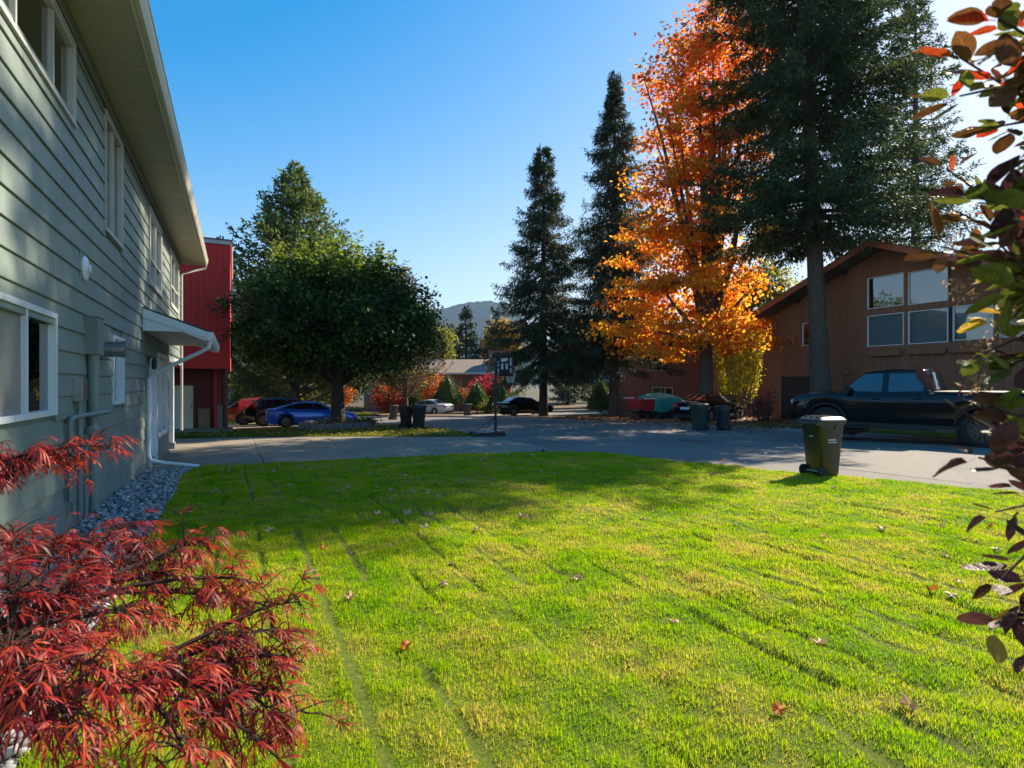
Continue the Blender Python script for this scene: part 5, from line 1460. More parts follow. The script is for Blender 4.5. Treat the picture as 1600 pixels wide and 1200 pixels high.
# the round dark maple in the planter
M_gmaple = leafmat('dark_maple_leaf', [(0.0, (0.016, 0.045, 0.014)), (0.45, (0.032, 0.075, 0.018)), (0.8, (0.07, 0.12, 0.02)), (1.0, (0.17, 0.19, 0.025))], 0.30, 0.55, 0.45, 0.3, None, 0.18)
gm = [(0, 0, 5.1, 3.9, 3.9, 2.3), (-1.6, 0.8, 4.6, 3.0, 3.0, 2.0), (1.7, -0.8, 4.3, 3.0, 3.0, 2.0), (0.2, 0.2, 6.3, 2.7, 2.7, 1.9)]
_r = np.random.default_rng(17)
for k_ in range(34):
    a_, e_ = _r.random() * 6.28, _r.uniform(-0.35, 1.2); s_ = _r.uniform(0.7, 1.5)
    gm.append((4.2 * math.cos(a_) * math.cos(e_), 4.2 * math.sin(a_) * math.cos(e_), 5.0 + 2.7 * math.sin(e_), s_, s_, s_ * 0.8))
broadleaf('maple_tree', 'round dense dark green maple growing from the stone planter', (4.57, 29.4, gz(29.4) + 0.33), 2.0, 0.34, gm, 820, 82, 0.36, 0.165, M_gmaple, M_barkd, 22, 0.7, 24, 0.5, aspect=0.95)
# upright shoots that stand out of its top
M_shoot = leafmat('sunlit_maple_leaf', [(0.0, (0.09, 0.16, 0.015)), (0.5, (0.20, 0.27, 0.02)), (1.0, (0.38, 0.39, 0.03))], 0.6, 0.45, 0.5, 0.3)  # sunlight on the crown top painted in as a brighter yellow-green leaf
mp = [o for o in bpy.data.objects if o.name == 'maple_tree.001'][0]
r = np.random.default_rng(5); Vs = []; Fs = []; off = 0; tw = MB()
for k in range(115):
    a = r.random() * 6.28; q = 3.2 * math.sqrt(r.random()); bx, by = q * math.cos(a), q * math.sin(a)
    bz = 5.0 + 3.2 * math.sqrt(max(0.05, 1 - (q / 3.9) ** 2)); hh = r.uniform(0.6, 1.7)
    tx, ty = r.normal(0, 0.12, 2)
    tw.tube([(bx, by, bz - 0.8), (bx + tx, by + ty, bz + hh)], [0.015, 0.004], 4, False)
    n = int(26 * hh); u = r.random(n)
    P = np.stack([bx + tx * u, by + ty * u, bz - 0.3 + (hh + 0.3) * u], -1) + r.normal(0, 0.05, (n, 3))
    D = unit(np.stack([r.normal(size=n), r.normal(size=n), r.normal(0, .3, n) - 0.1], -1)); L = 0.20 * r.uniform(0.6, 1.2, n)
    V, F = leaf_cards(P + D * 0.06, D, unit(np.array([0, 0, 1.0]) + r.normal(0, 0.4, (n, 3))), L, L * 0.95)
    Vs.append(V); Fs.append(F + off); off += len(V)
link('top_shoots', np_mesh('top_shoots', np.concatenate(Vs), np.concatenate(Fs)), M_shoot, mp)
tw.build('shoot_stems', M_barkd, mp)

# yellow upright shrub between the two houses across the road
M_yellow = leafmat('yellow_leaf', [(0.0, (0.36, 0.36, 0.02)), (0.5, (0.58, 0.50, 0.03)), (1.0, (0.70, 0.55, 0.05))], 0.65, 0.5, 0.8, 0.3)
def upright_shrub(name, label, loc, n_st, H, R_, leaf, m, seed, dens=60, spread=0.25, cat='shrub', group=None):
    r = np.random.default_rng(seed); t = empty(name, loc, 0, label, cat, group); Vs = []; Fs = []; off = 0; tw = MB()
    for k in range(n_st):
        a = r.random() * 6.28; q = R_ * math.sqrt(r.random()); h_ = H * r.uniform(0.55, 1.0); o = spread * h_
        b0 = np.array([q * 0.2 * math.cos(a), q * 0.2 * math.sin(a), -0.1]); b1 = np.array([q * math.cos(a) * 0.8, q * math.sin(a) * 0.8, h_ * 0.45]); b2 = np.array([q * math.cos(a), q * math.sin(a), h_])
        tw.tube([b0, b1, b2], [0.035, 0.02, 0.005], 5, False)
        n = int(dens * h_); u = r.uniform(0.22, 1.02, n)[:, None]
        P = np.where(u < 0.45, b0 + (b1 - b0) * u / 0.45, b1 + (b2 - b1) * (u - 0.45) / 0.55) + r.normal(0, 0.12, (n, 3))
        D = unit(r.normal(0, 1, (n, 3)) + np.array([0, 0, 0.3])); L = leaf * r.uniform(0.6, 1.3, n)
        V, F = leaf_cards(P, D, unit(np.array([0, 0, 1.0]) + r.normal(0, 0.7, (n, 3))), L, L * 0.6); Vs.append(V); Fs.append(F + off); off += len(V)
    link('foliage', np_mesh(name + '_foliage', np.concatenate(Vs), np.concatenate(Fs)), m, t)
    tw.build('stems', M_bark, t)
    return t
upright_shrub('yellow_shrub', 'tall yellow leaved shrub between the block chimney and brown house', (26.0, 23.6, yz(23.6)), 26, 5.6, 1.5, 0.15, M_yellow, 31, 75)
upright_shrub('bare_shrub', 'dark reddish shrub low against the brown house by its garage door', (24.9, 20.6, yz(20.6)), 22, 1.7, 1.3, 0.09, leafmat('dark_red_leaf', [(0, (0.03, 0.012, 0.01)), (1, (0.10, 0.035, 0.025))], 0.3), 32, 60)
upright_shrub('foundation_shrub', 'dark shrub under the tall windows of the brown house', (26.2, 15.0, yz(15)), 26, 1.9, 1.6, 0.10, leafmat('mixed_dark_leaf', [(0, (0.02, 0.035, 0.012)), (0.7, (0.05, 0.07, 0.02)), (1, (0.22, 0.06, 0.02))], 0.3), 33, 60)

# clipped topiary cones and autumn shrubs before the bungalow
M_topi = leafmat('topiary_leaf', [(0, (0.035, 0.085, 0.014)), (0.6, (0.08, 0.15, 0.022)), (1, (0.15, 0.21, 0.035))], 0.25)
def cone_topiary(label, loc, H, R_, seed, stem=0.3):
    r = np.random.default_rng(seed); t = empty('topiary_cone', loc, 0, label, 'topiary', None)
    n = 5200; q = 1 - np.sqrt(r.random(n)); a = r.random(n) * 6.28
    rad = R_ * (1 - q) ** 0.75 * r.uniform(0.86, 1.03, n); rad = np.where(q < 0.06, rad * r.random(n) ** 0.4, rad)
    P = np.stack([rad * np.cos(a), rad * np.sin(a), stem + q * (H - stem)], -1) + r.normal(0, 0.02, (n, 3))
    D = unit(np.stack([np.cos(a), np.sin(a), r.uniform(-0.2, 1.0, n)], -1) + r.normal(0, 0.5, (n, 3)))
    V, F = leaf_cards(P, D, unit(r.normal(0, 1, (n, 3))), 0.13 * r.uniform(.6, 1.3, n), 0.08 * r.uniform(.6, 1.3, n))
    link('foliage', np_mesh('topiary_foliage', V, F), M_topi, t)
    MB().lathe([(R_ * 0.78, stem + 0.08), (R_ * 0.62, stem + (H - stem) * 0.3), (R_ * 0.3, stem + (H - stem) * 0.68), (0.03, H * 0.93)], (0, 0, 0), n=14).build('inner_foliage', M_topi, t)
    MB().tube([(0, 0, -0.1), (0, 0, stem + 0.4)], 0.09, 8).build('stem', M_barkd, t)
cone_topiary('small clipped green cone behind the white sedan', (17.0, 58.5, gz(58.5)), 3.1, 1.15, 41)
cone_topiary('largest clipped green cone on a short stem by the bungalow drive', (18.9, 53.3, gz(53.3) + 0.05), 3.9, 1.62, 42, 0.9)
cone_topiary('clipped green cone left of the basketball pole', (20.4, 49.2, gz(49.2) + 0.09), 3.0, 1.4, 43, 0.35)
cone_topiary('clipped green cone between the basketball pole and the black sedan', (21.6, 46.5, gz(46.5) + 0.09), 3.1, 1.35, 44, 0.35)
cone_topiary('dark clipped cone between the white garage doors and the silver car', (29.6, 42.3, gz(42.3) + 0.09), 3.3, 1.25, 45, 0.2)
def bush(name, label, loc, ells, n_cl, per, leaf, m, seed, cl=0.3):
    return broadleaf(name, label, loc, 0.35, 0.06, ells, n_cl, per, cl, leaf, m, M_barkd, seed, 0.8, 8, 0.4, 'shrub')
M_orb = leafmat('orange_shrub_leaf', [(0, (0.50, 0.07, 0.015)), (0.5, (0.58, 0.16, 0.02)), (1, (0.60, 0.28, 0.03))], 0.45)
M_mag = leafmat('crimson_shrub_leaf', [(0, (0.30, 0.012, 0.03)), (0.6, (0.50, 0.03, 0.06)), (1, (0.58, 0.07, 0.09))], 0.45)
M_ygn = leafmat('yellow_green_leaf', [(0, (0.10, 0.14, 0.015)), (0.5, (0.22, 0.23, 0.025)), (1, (0.42, 0.35, 0.04))], 0.5)
bush('orange_shrub', 'glowing orange shrub behind the small clipped cone', (18.0, 61.5, gz(61.5)), [(0, 0, 2.2, 2.6, 2.6, 2.0), (1.5, -1.0, 3.0, 1.6, 1.6, 1.4)], 120, 40, 0.22, M_orb, 51)
bush('orange_shrub', 'red orange shrub at the left of the topiary row', (14.6, 60.2, gz(60.2)), [(0, 0, 1.7, 1.7, 1.7, 1.6)], 70, 40, 0.2, leafmat('red_orange_leaf', [(0, (0.45, 0.03, 0.015)), (1, (0.58, 0.14, 0.02))], 0.45), 52)
bush('orange_shrub', 'rusty orange hedge under the bungalow windows', (22.4, 59.0, gz(59)), [(-1.5, 0.8, 1.7, 1.8, 1.4, 1.5), (1.0, -0.6, 1.5, 1.7, 1.4, 1.5)], 110, 36, 0.2, leafmat('rust_leaf', [(0, (0.26, 0.07, 0.02)), (1, (0.50, 0.20, 0.03))], 0.4), 53)
bush('crimson_shrub', 'crimson shrub behind the basketball pole', (22.6, 52.6, gz(52.6)), [(0, 0, 2.5, 1.7, 1.7, 1.4), (0.8, -1.0, 1.9, 1.3, 1.3, 1.1)], 90, 40, 0.2, M_mag, 54)
bush('yellow_shrub', 'low yellow green shrub at the foot of the clipped cone by the pole', (20.9, 47.9, gz(47.9) + 0.09), [(0, 0, 0.6, 0.9, 0.9, 0.5)], 40, 30, 0.16, M_ygn, 55)

# trees of the middle distance, each its own
broadleaf('yellow_tree', 'yellow green tree seen beneath the round maple behind the blue car', (3.0, 58.5, gz(58.5)), 1.2, 0.15, [(0, 0, 2.5, 4.0, 3.0, 2.0)], 170, 46, 0.5, 0.30, M_ygn, M_barkd, 61, 0.7, 14, 0.35)
broadleaf('yellow_tree', 'yellow turning tree between the round maple and the dark conifers', (24.4, 72.0, gz(72)), 3.0, 0.2, [(0, 0, 7.5, 2.0, 2.0, 3.8), (-0.5, 0, 4.0, 2.0, 2.0, 2.0)], 190, 40, 0.5, 0.32, M_ygn, M_birch, 62, 0.8, 14, 0.3)
broadleaf('yellow_tree', 'golden tree rising over the chimney beside the spruce', (36.2, 78.0, gz(78)), 3.0, 0.25, [(0, 0, 9.6, 3.0, 3.0, 3.4)], 160, 40, 0.5, 0.34, leafmat('golden_leaf', [(0, (0.36, 0.20, 0.015)), (1, (0.60, 0.40, 0.03))], 0.5), M_bark, 63, 0.8, 14, 0.3)
broadleaf('birch_tree', 'small pale stemmed tree beside the white sedan', (15.6, 56.8, gz(56.8)), 3.4, 0.13, [(0, 0, 4.4, 2.0, 2.0, 1.5), (-1.0, 0, 3.4, 1.3, 1.3, 1.0)], 100, 40, 0.36, 0.22, M_ygn, M_birch, 64, 0.8, 12, 0.3)
broadleaf('garden_tree', 'green leafy tree standing beside the birch across the bend', (10.0, 62.0, gz(62)), 2.6, 0.2, [(0, 0, 4.8, 3.2, 3.2, 3.0)], 180, 46, 0.5, 0.3, M_gmaple, M_barkd, 65, 0.8, 12, 0.3)
broadleaf('garden_tree', 'small red orange tree peeping past the dark trunk', (9.3, 58.2, gz(58.2)), 1.0, 0.1, [(0, 0, 2.2, 1.2, 1.2, 1.0)], 50, 36, 0.3, 0.2, M_orb, M_barkd, 66, 0.8, 8, 0.3)
broadleaf('green_tree', 'light green tree between the shed and the round maple', (-0.5, 66.0, gz(66)), 3.0, 0.25, [(0, 0, 6.0, 3.2, 3.2, 4.2)], 200, 44, 0.55, 0.34, M_ygn, M_bark, 67, 0.8, 14, 0.3)
broadleaf('green_tree', 'airy yellow green tree behind the block chimney', (37.0, 31.0, yz(31)), 4.0, 0.25, [(0, 0, 8.0, 3.0, 3.0, 3.6)], 200, 44, 0.55, 0.28, M_ygn, M_bark, 68, 0.8, 14, 0.3)
bush('clipped_hedge', 'low clipped dark hedge before the white shed', (2.2, 55.8, gz(55.8)), [(-1.6, 0, 0.8, 1.6, 0.8, 0.75), (1.2, 0, 0.8, 1.6, 0.8, 0.75)], 120, 40, 0.16, M_gmaple, 69)
# plants of the planter
broadleaf('planter_plants', 'low flowering plants filling the stone planter', (5.7, 28.6, gz(29.4) + 0.32), 0.1, 0.02, [(0, 0, 0.12, 0.8, 0.5, 0.16), (-1.6, -0.3, 0.12, 0.9, 0.4, 0.14)], 60, 22, 0.09, 0.09, leafmat('planter_leaf', [(0, (0.03, 0.06, 0.02)), (0.7, (0.10, 0.13, 0.05)), (1, (0.45, 0.42, 0.36))], 0.3), M_barkd, 70, 0.8, 4, 0.2, 'plants', None, False)

# far conifers: one of each build, then copies in the tree line
far = conifer('far_conifer', 'dark broad conifer behind the bungalow roof', (30.7, 78.4, gz(78.4)), 14.9, 1.2, lambda q: 6.0 * (1.0 - q) ** 0.9 + 0.05, N_far, spacing=0.5, per=7, twig=0.2, tl=1.0, nl=0.42, nw=0.14, k_per=3, droop=0.1, sag=0.2, hang=0.4, trunk_r=0.3, seed=81)
far2 = conifer('far_conifer', 'narrow dark conifer left of the broad one behind the bungalow', (29.6, 82.3, gz(82.3)), 12.8, 1.2, lambda q: 3.4 * (1.0 - q) ** 0.9 + 0.05, N_far, spacing=0.5, per=6, twig=0.2, tl=0.9, nl=0.42, nw=0.14, k_per=3, droop=0.0, sag=0.2, hang=0.3, trunk_r=0.3, seed=82)
pine = conifer('far_pine', 'open crowned pine left of the shorter spruce', (34.6, 76.5, gz(76.5)), 14.5, 5.0, lambda q: 3.1 * min(1, (1.02 - q) ** 0.5) * (0.7 + 0.3 * math.sin(q * 40)), N_far, spacing=0.75, per=6, twig=0.2, tl=0.9, nl=0.40, nw=0.10, k_per=4, droop=-0.2, sag=0.1, hang=0.0, trunk_r=0.25, seed=83, gap=0.2, up=0.3)
line = []
r = np.random.default_rng(9)
for (x, y, s) in [(-30, 95, 0.9), (-24, 84, 0.8), (-17, 92, 1.0), (-12, 80, 0.75), (-7, 88, 0.95), (-2.5, 82, 0.8), (2.5, 90, 0.85), (7, 86, 0.7), (11.5, 92, 0.75), (16, 98, 0.7), (40, 88, 0.85), (47, 76, 0.95), (54, 66, 1.0), (52, 82, 0.9), (60, 72, 0.9), (58, 52, 1.0), (50, 50, 0.85), (64, 40, 1.0), (58, 30, 0.9), (66, 22, 1.0), (60, 10, 0.95), (70, 4, 1.0), (46, 40, 0.8)]:
    o = copy_tree(far if r.random() < 0.6 else far2)
    o.location = (x, y, gz(y)); o.scale = (s, s, s * r.uniform(0.85, 1.15)); o.rotation_euler = (0, 0, r.random() * 6)
    o['label'] = 'dark conifer standing in the tree line far behind the houses'; o['group'] = 'tree line behind the houses'
for (x, y, s) in [(-20, 78, 1.0), (-14, 71, 0.9), (-8, 74, 1.0), (5.5, 76, 0.95), (11, 74, 0.8), (17, 82, 0.9), (44, 62, 1.0), (40, 50, 0.9)]:
    o = copy_tree(bpy.data.objects['green_tree' if r.random() < 0.5 else 'garden_tree'])
    o.location = (x, y, gz(y)); o.scale = (s * 1.15,) * 3; o.rotation_euler = (0, 0, r.random() * 6); o.name = 'background_tree'
    o['label'] = 'leafy tree filling the background behind houses and hedges'; o['group'] = 'leafy background trees'

# fallen leaf litter on the verge, strip and drive
def litter(name, label, polys, m, size, seed, zf):
    r = np.random.default_rng(seed); Ps = []
    for poly, n in polys:
        px = [p[0] for p in poly]; py = [p[1] for p in poly]
        x = r.uniform(min(px), max(px), n); y = r.uniform(min(py), max(py), n); k = inpoly(x, y, poly)
        Ps.append(np.stack([x[k], y[k], g(y[k]) + zf], -1))
    P = np.concatenate(Ps); n = len(P); a = r.random(n) * 6.28
    D = np.stack([np.cos(a), np.sin(a), r.normal(0, 0.25, n)], -1); L = size * r.uniform(0.6, 1.3, n)
    V, F = leaf_cards(P, D, unit(np.array([0, 0, 1.0]) + r.normal(0, 0.35, (n, 3))), L, L * 0.9, 0.2)
    tag(link(name, np_mesh(name, V, F), m), label, 'leaves', kind='stuff')
M_litter = leafmat('litter_leaf', [(0, (0.10, 0.045, 0.025)), (0.4, (0.26, 0.11, 0.05)), (0.75, (0.40, 0.17, 0.06)), (1, (0.45, 0.28, 0.15))], 0.3)
M_ylitter = leafmat('yellow_litter_leaf', [(0, (0.25, 0.16, 0.04)), (0.6, (0.48, 0.34, 0.05)), (1, (0.5, 0.4, 0.2))], 0.3)
litter('leaf_litter', 'carpet of brown and orange fallen leaves under the orange maple', [([(19.8, 15), (27, 15), (31, 40), (19.0, 33)], 9000), ([(17.9, 15), (20.5, 15), (20, 31), (17.6, 31)], 900)], M_litter, 0.15, 91, YARD + 0.03)
litter('yellow_leaf_litter', 'small yellow leaves scattered on the grass island', [(STRIP, 1500)], M_ylitter, 0.12, 92, 0.10)
litter('lawn_leaf_litter', 'scatter of small tan leaves along the far edge of the lawn', [([(0, 11.6), (7.4, 11.2), (7.2, 12.6), (5, 13.2), (1.7, 13.7), (-0.6, 13.8)], 190), ([(0.2, 8), (7, 8.5), (7.4, 11.2), (0, 11.6)], 60), ([(1, 14), (7, 13.2), (8, 19), (1, 23)], 130), ([(9.2, 7.5), (18, 8.5), (18.5, 24), (9, 24)], 260)], leafmat('tan_litter_leaf', [(0, (0.28, 0.13, 0.06)), (0.5, (0.42, 0.25, 0.12)), (1, (0.5, 0.36, 0.22))], 0.2), 0.085, 93, 0.075)

# far wooded mountain
r = np.random.default_rng(4)
th = np.radians(np.linspace(-75, 100, 500)); D0 = 2600.0
ridge = 300 + 90 * np.sin(th * 3.1 + 0.6) + 60 * np.sin(th * 7.3) + 22 * np.sin(th * 19 + 1)
def peak(deg, h, w): return h * np.exp(-((np.degrees(th) - deg) / w) ** 2)
ridge = 150 + peak(19.5, 205, 6) + peak(25, 130, 3.5) + peak(1, 190, 9) + peak(-25, 160, 14) + peak(45, 120, 12) + peak(70, 190, 18) + 10 * np.sin(th * 31) + 7 * np.sin(th * 53 + 1) + r.normal(0, 2.2, len(th))
rows = np.linspace(0, 1, 26); V = []
for q in rows:
    dist = D0 - 1000 + 1000 * q
    for i, t_ in enumerate(th):
        nz = 1 + 0.0 * q
        gully = 40 * math.sin(t_ * 40 + q * 3) * q * (1 - q) * 2
        V.append((dist * math.sin(t_), dist * math.cos(t_), -8 + ridge[i] * (q ** 1.25) + gully))
I = np.arange(len(V)).reshape(len(rows), len(th))
F = np.stack([I[:-1, :-1], I[:-1, 1:], I[1:, 1:], I[1:, :-1]], -1).reshape(-1, 4)
def forest_material():
    k = NT('mountain_forest')
    c = k.ramp(k.noise(0.03, 6, 0.75), [(0.35, (0.012, 0.026, 0.018)), (0.6, (0.03, 0.048, 0.026)), (0.75, (0.075, 0.075, 0.045))])
    k.l(c, k.p.inputs['Base Color']); k.p.inputs['Roughness'].default_value = 1.0
    k.p.inputs['Specular IOR Level'].default_value = 0.0
    k.bump(k.noise(0.09, 4, 0.8), 1.0, 14.0)
    return k.m
tag(link('mountain', np_mesh('mountain', np.array(V), F), forest_material(), None, True), kind='structure')

# the air between here and the hills
hz = MB().box(-4600, 4600, -1500, 5200, -60, 420).build('haze', None, None)
k = NT('haze_air'); k.t.nodes.remove(k.p)
pv = k.n('VolumePrincipled'); pv.inputs['Color'].default_value = (0.50, 0.72, 1.0, 1); pv.inputs['Density'].default_value = 0.00013; pv.inputs['Anisotropy'].default_value = 0.0
k.l(pv.outputs[0], k.out.inputs['Volume']); hz.data.materials.append(k.m); tag(hz, 'thin blue haze hanging before the mountain', 'haze', kind='stuff')
# ---------------------------------------------------------------- fallen maple leaves on the lawn, one by one
def maple_outline():
    half = [(0.0, -0.42), (0.06, -0.40), (0.30, -0.46), (0.26, -0.30), (0.52, -0.22), (0.44, -0.10), (0.62, 0.10), (0.40, 0.10), (0.42, 0.34), (0.24, 0.22), (0.16, 0.36), (0.0, 0.62)]
    return half + [(-x, y) for x, y in half[-2:0:-1]]
def maple_leaf_mesh(name, seed, curl):
    r = np.random.default_rng(seed); o = maple_outline(); n = len(o)
    vs = [(0, 0, 0)]; ph = r.random() * 6
    for x, y in o:
        rr_ = math.hypot(x, y)
        vs.append((x * r.uniform(.9, 1.1), y, curl * rr_ * rr_ * (0.5 + math.sin(3 * math.atan2(y, x) + ph)) + 0.05 * r.normal()))
    m = MB(); m.add(vs, [(0, i + 1, (i + 1) % n + 1) for i in range(n)])
    m.add([(-0.012, -0.40, 0.01), (0.012, -0.40, 0.01), (0.012, -0.85, 0.06), (-0.012, -0.85, 0.06)], [(0, 1, 2, 3)])
    return m.mesh(name)
LM = [maple_leaf_mesh('fallen_leaf_%s' % k, i, c) for i, (k, c) in enumerate((('flat', 0.35), ('curled', 0.9), ('rolled', 1.3), ('cupped', -0.8)))]
M_tan = leafmat('tan_leaf', [(0, (0.36, 0.20, 0.10)), (0.5, (0.48, 0.31, 0.18)), (1, (0.56, 0.42, 0.28))], 0.2)
M_oleaf = leafmat('orange_fallen_leaf', [(0, (0.55, 0.10, 0.015)), (1, (0.60, 0.22, 0.03))], 0.35)
LEAVES = [(2.07, 11.4), (2.31, 10.41), (3.25, 12.32), (2.96, 9.64), (2.56, 8.11), (1.92, 7.8), (2.58, 7.67), (1.55, 6.9), (1.88, 6.77), (2.14, 6.72), (1.63, 6.39), (1.88, 6.05), (2.38, 5.75), (3.1, 6.04), (0.75, 5.71), (0.97, 5.47), (1.73, 4.79), (1.49, 4.29), (2.53, 3.94), (0.75, 4.28), (2.64, 2.92), (4.37, 5.38), (6.01, 8.76), (6.71, 7.64), (5.21, 7.25), (3.81, 8.53), (3.94, 9.82), (0.92, 3.35), (3.25, 2.31), (3.0, 1.65), (2.38, 1.9), (5.94, 2.67), (5.29, 2.53), (4.91, 2.53), (4.88, 2.38), (7.53, 3.29), (5.96, 2.97), (7.43, 4.97), (6.14, 5.24), (5.83, 4.74), (5.12, 4.65), (5.53, 3.87), (7.09, 3.56), (8.71, 4.67), (7.55, 6.47), (8.23, 5.6), (6.36, 3.77), (7.44, 7.28), (6.51, 2.8), (-0.31, 9.66), (0.63, 9.58), (0.82, 8.12), (0.8, 9.85), (0.32, 6.72)]
ORANGE = {14, 23, 27, 30, 31, 33, 35, 37, 41, 22, 50}
r = np.random.default_rng(77)
for me in LM:
    me.materials.append(None)
for i, (x, y) in enumerate(LEAVES):
    o = bpy.data.objects.new('fallen_leaf', LM[int(r.integers(0, 4))]); COL.objects.link(o)
    z = float(lawn_h(np.array([x]), np.array([y]))[0][0])
    s = r.uniform(0.075, 0.11) * (1.2 if y > 6 else 0.85)
    o.scale = (s, s, s); o.location = (x, y, z + 0.026)
    o.rotation_euler = (r.normal(0, 0.22), r.normal(0, 0.22), r.random() * 6.28)
    o.material_slots[0].link = 'OBJECT'
    if i in ORANGE:
        o.material_slots[0].material = M_oleaf
        tag(o, 'single orange maple leaf lying on the lawn grass', 'leaf', 'orange fallen leaves')
    else:
        o.material_slots[0].material = M_tan
        tag(o, 'dry tan maple leaf lying on the lawn grass', 'leaf', 'dry fallen leaves')

# ---------------------------------------------------------------- laceleaf maple at the house corner
def cam_pt(px, py, Z):
    """metres from the shooting spot: right, ahead and up, as a world point"""
    Xc = (px - 800) / 880 * Z
    return Vector((Xc * cT + Z * sT, -Xc * sT + Z * cT, 1.65 - (py - 600) / 880 * Z))
def lace_leaf(name, seed):
    """deeply cut leaf: seven long toothed lobes"""
    r = np.random.default_rng(seed); m = MB()
    for k, (a, l) in enumerate(((0, 1.0), (0.30, 0.95), (-0.30, 0.96), (0.62, 0.84), (-0.62, 0.85), (1.0, 0.66), (-1.0, 0.66), (1.6, 0.4), (-1.6, 0.4))):
        a += r.normal(0, 0.12); l *= r.uniform(0.72, 1.15)
        if k > 2 and r.random() < 0.15: continue
        d = Vector((math.sin(a), math.cos(a), 0)); s = Vector((d.y, -d.x, 0))
        w = 0.046; dr = r.uniform(0.35, 0.85)
        def Z(t): return -dr * t * t * l
        pts = [(0.03, 0.010), (0.34, w * 0.8), (0.50, w * 0.45), (0.66, w), (1.0, 0.0)]
        vs = []
        for t, ww in pts[:-1]:
            p = d * t * l
            vs += [(p.x + s.x * ww, p.y + s.y * ww, Z(t) + 0.25 * ww), (p.x, p.y, Z(t)), (p.x - s.x * ww, p.y - s.y * ww, Z(t) + 0.25 * ww)]
        p = d * l; vs.append((p.x, p.y, Z(1.0)))
        fs = []
        for i in range(len(pts) - 2):
            b = i * 3; fs += [(b, b + 1, b + 4, b + 3), (b + 1, b + 2, b + 5, b + 4)]
        b = (len(pts) - 2) * 3; fs += [(b, b + 1, b + 3), (b + 1, b + 2, b + 3)]
        m.add(vs, fs)
    return m.mesh(name)
M_lace = leafmat('laceleaf_red', [(0.0, (0.06, 0.010, 0.022)), (0.35, (0.21, 0.013, 0.022)), (0.7, (0.42, 0.022, 0.022)), (1.0, (0.58, 0.09, 0.03))], 0.45, 0.45, 3.2, 0.62, None, 0.3)
M_twig = bark('red_brown_twig', (0.10, 0.045, 0.035), 40)
LL = [lace_leaf('lace_leaf_%s' % k, i) for i, k in enumerate('abcdefgh')]
for me in LL: me.materials.append(M_lace)
jm_base = Vector((-0.72, 1.05, gz(1.0)))
jm = empty('laceleaf_maple', jm_base, 0, 'crimson laceleaf maple with arching branches beside the house wall', 'shrub')
r = np.random.default_rng(15)
tw = MB(); sites = []
# outer ends of the boughs, measured from the shooting spot (right, up, ahead)
boughs = [(465, 940, 1.75, 'a'), (475, 1035, 1.62, 'a'), (430, 1110, 1.45, 'a'), (420, 915, 1.85, 'b'), (330, 850, 1.95, 'b'), (240, 855, 1.9, 'b'), (200, 825, 2.0, 'c'), (100, 840, 1.9, 'c'), (20, 830, 1.8, 'c'), (380, 1000, 1.6, 'a'),
          (300, 1060, 1.35, 'a'), (220, 960, 1.55, 'c'), (120, 930, 1.6, 'c'), (30, 920, 1.5, 'c'), (90, 1020, 1.35, 'c'), (10, 1040, 1.25, 'c'), (180, 1080, 1.25, 'c'), (60, 1130, 1.15, 'c'), (340, 940, 1.75, 'b'), (160, 890, 1.75, 'c'), (440, 1190, 1.35, 'a'), (290, 1180, 1.2, 'a'), (130, 1190, 1.1, 'c'), (-80, 900, 1.5, 'c'), (-120, 1050, 1.3, 'c'), (270, 900, 1.85, 'b'), (450, 985, 1.68, 'a'), (400, 1075, 1.5, 'a'), (480, 1115, 1.5, 'a'), 
          (185, 700, 2.25, 'd'), (130, 715, 2.2, 'd'), (60, 720, 2.1, 'd'), (10, 725, 2.0, 'd'), (-60, 720, 1.95, 'd')]
forks = {'a': cam_pt(205, 1075, 1.45), 'b': cam_pt(110, 945, 1.6), 'c': cam_pt(20, 1000, 1.4), 'd': cam_pt(-110, 760, 1.9)}
foot = Vector(jm_base)
hub = cam_pt(-60, 1150, 1.25)
def rel(p): return Vector(p) - jm_base
tw.tube([rel(foot) + Vector((0, 0, -0.1)), rel(foot.lerp(hub, 0.5)) + Vector((0.03, -0.02, 0.05)), rel(hub)], [0.045, 0.038, 0.032], 8)
for k, f in forks.items():
    tw.tube([rel(hub), rel(hub.lerp(f, 0.55)) + Vector((0, 0, 0.05)), rel(f)], [0.024, 0.018, 0.014], 7)
for (px, py, Z, k) in boughs:
    e = cam_pt(px, py, Z); f = forks[k]
    md = f.lerp(e, 0.55) + Vector((0, 0, 0.09 * (e - f).length))
    path = [f, f.lerp(md, 0.5) + Vector((r.normal(0, .01), r.normal(0, .01), 0.02)), md, md.lerp(e, 0.55) + Vector((0, 0, 0.015)), e]
    tw.tube([rel(p) for p in path], [0.010, 0.008, 0.006, 0.004, 0.002], 6, False)
    n = {'a': 34, 'b': 42, 'c': 50, 'd': 46}[k]
    for q in range(n):
        t = r.uniform(0.38, 1.0) ** 0.75 if k != 'd' else r.uniform(0.35, 1.0)
        i = min(3, int(t * 4)); p = path[i].lerp(path[i + 1], t * 4 - i)
        out = (e - f).normalized()
        sd = Vector(unit(np.array([r.normal(), r.normal(), r.normal() * 0.35])))
        tip = p + sd * r.uniform(0.02, 0.10) + Vector((0, 0, r.uniform(-0.03, 0.035)))
        tw.tube([rel(p), rel(p.lerp(tip, 0.6)) + Vector((0, 0, 0.008)), rel(tip)], [0.0022, 0.0016, 0.001], 4, False)
        sites.append((tip, (out * 0.6 + sd * 0.9 + Vector((0, 0, -0.25))).normalized()))
tw.build('branches', M_twig, jm, True)
r.shuffle(sites)
order = sorted(sites, key=lambda q: q[0].length)
big = set(id(q) for q in sites[:300])
tmpl = [np.array([v.co[:] for v in me.vertices]) for me in LL]
tf4 = [np.array([p.vertices[:] for p in me.polygons if len(p.vertices) == 4]) for me in LL]
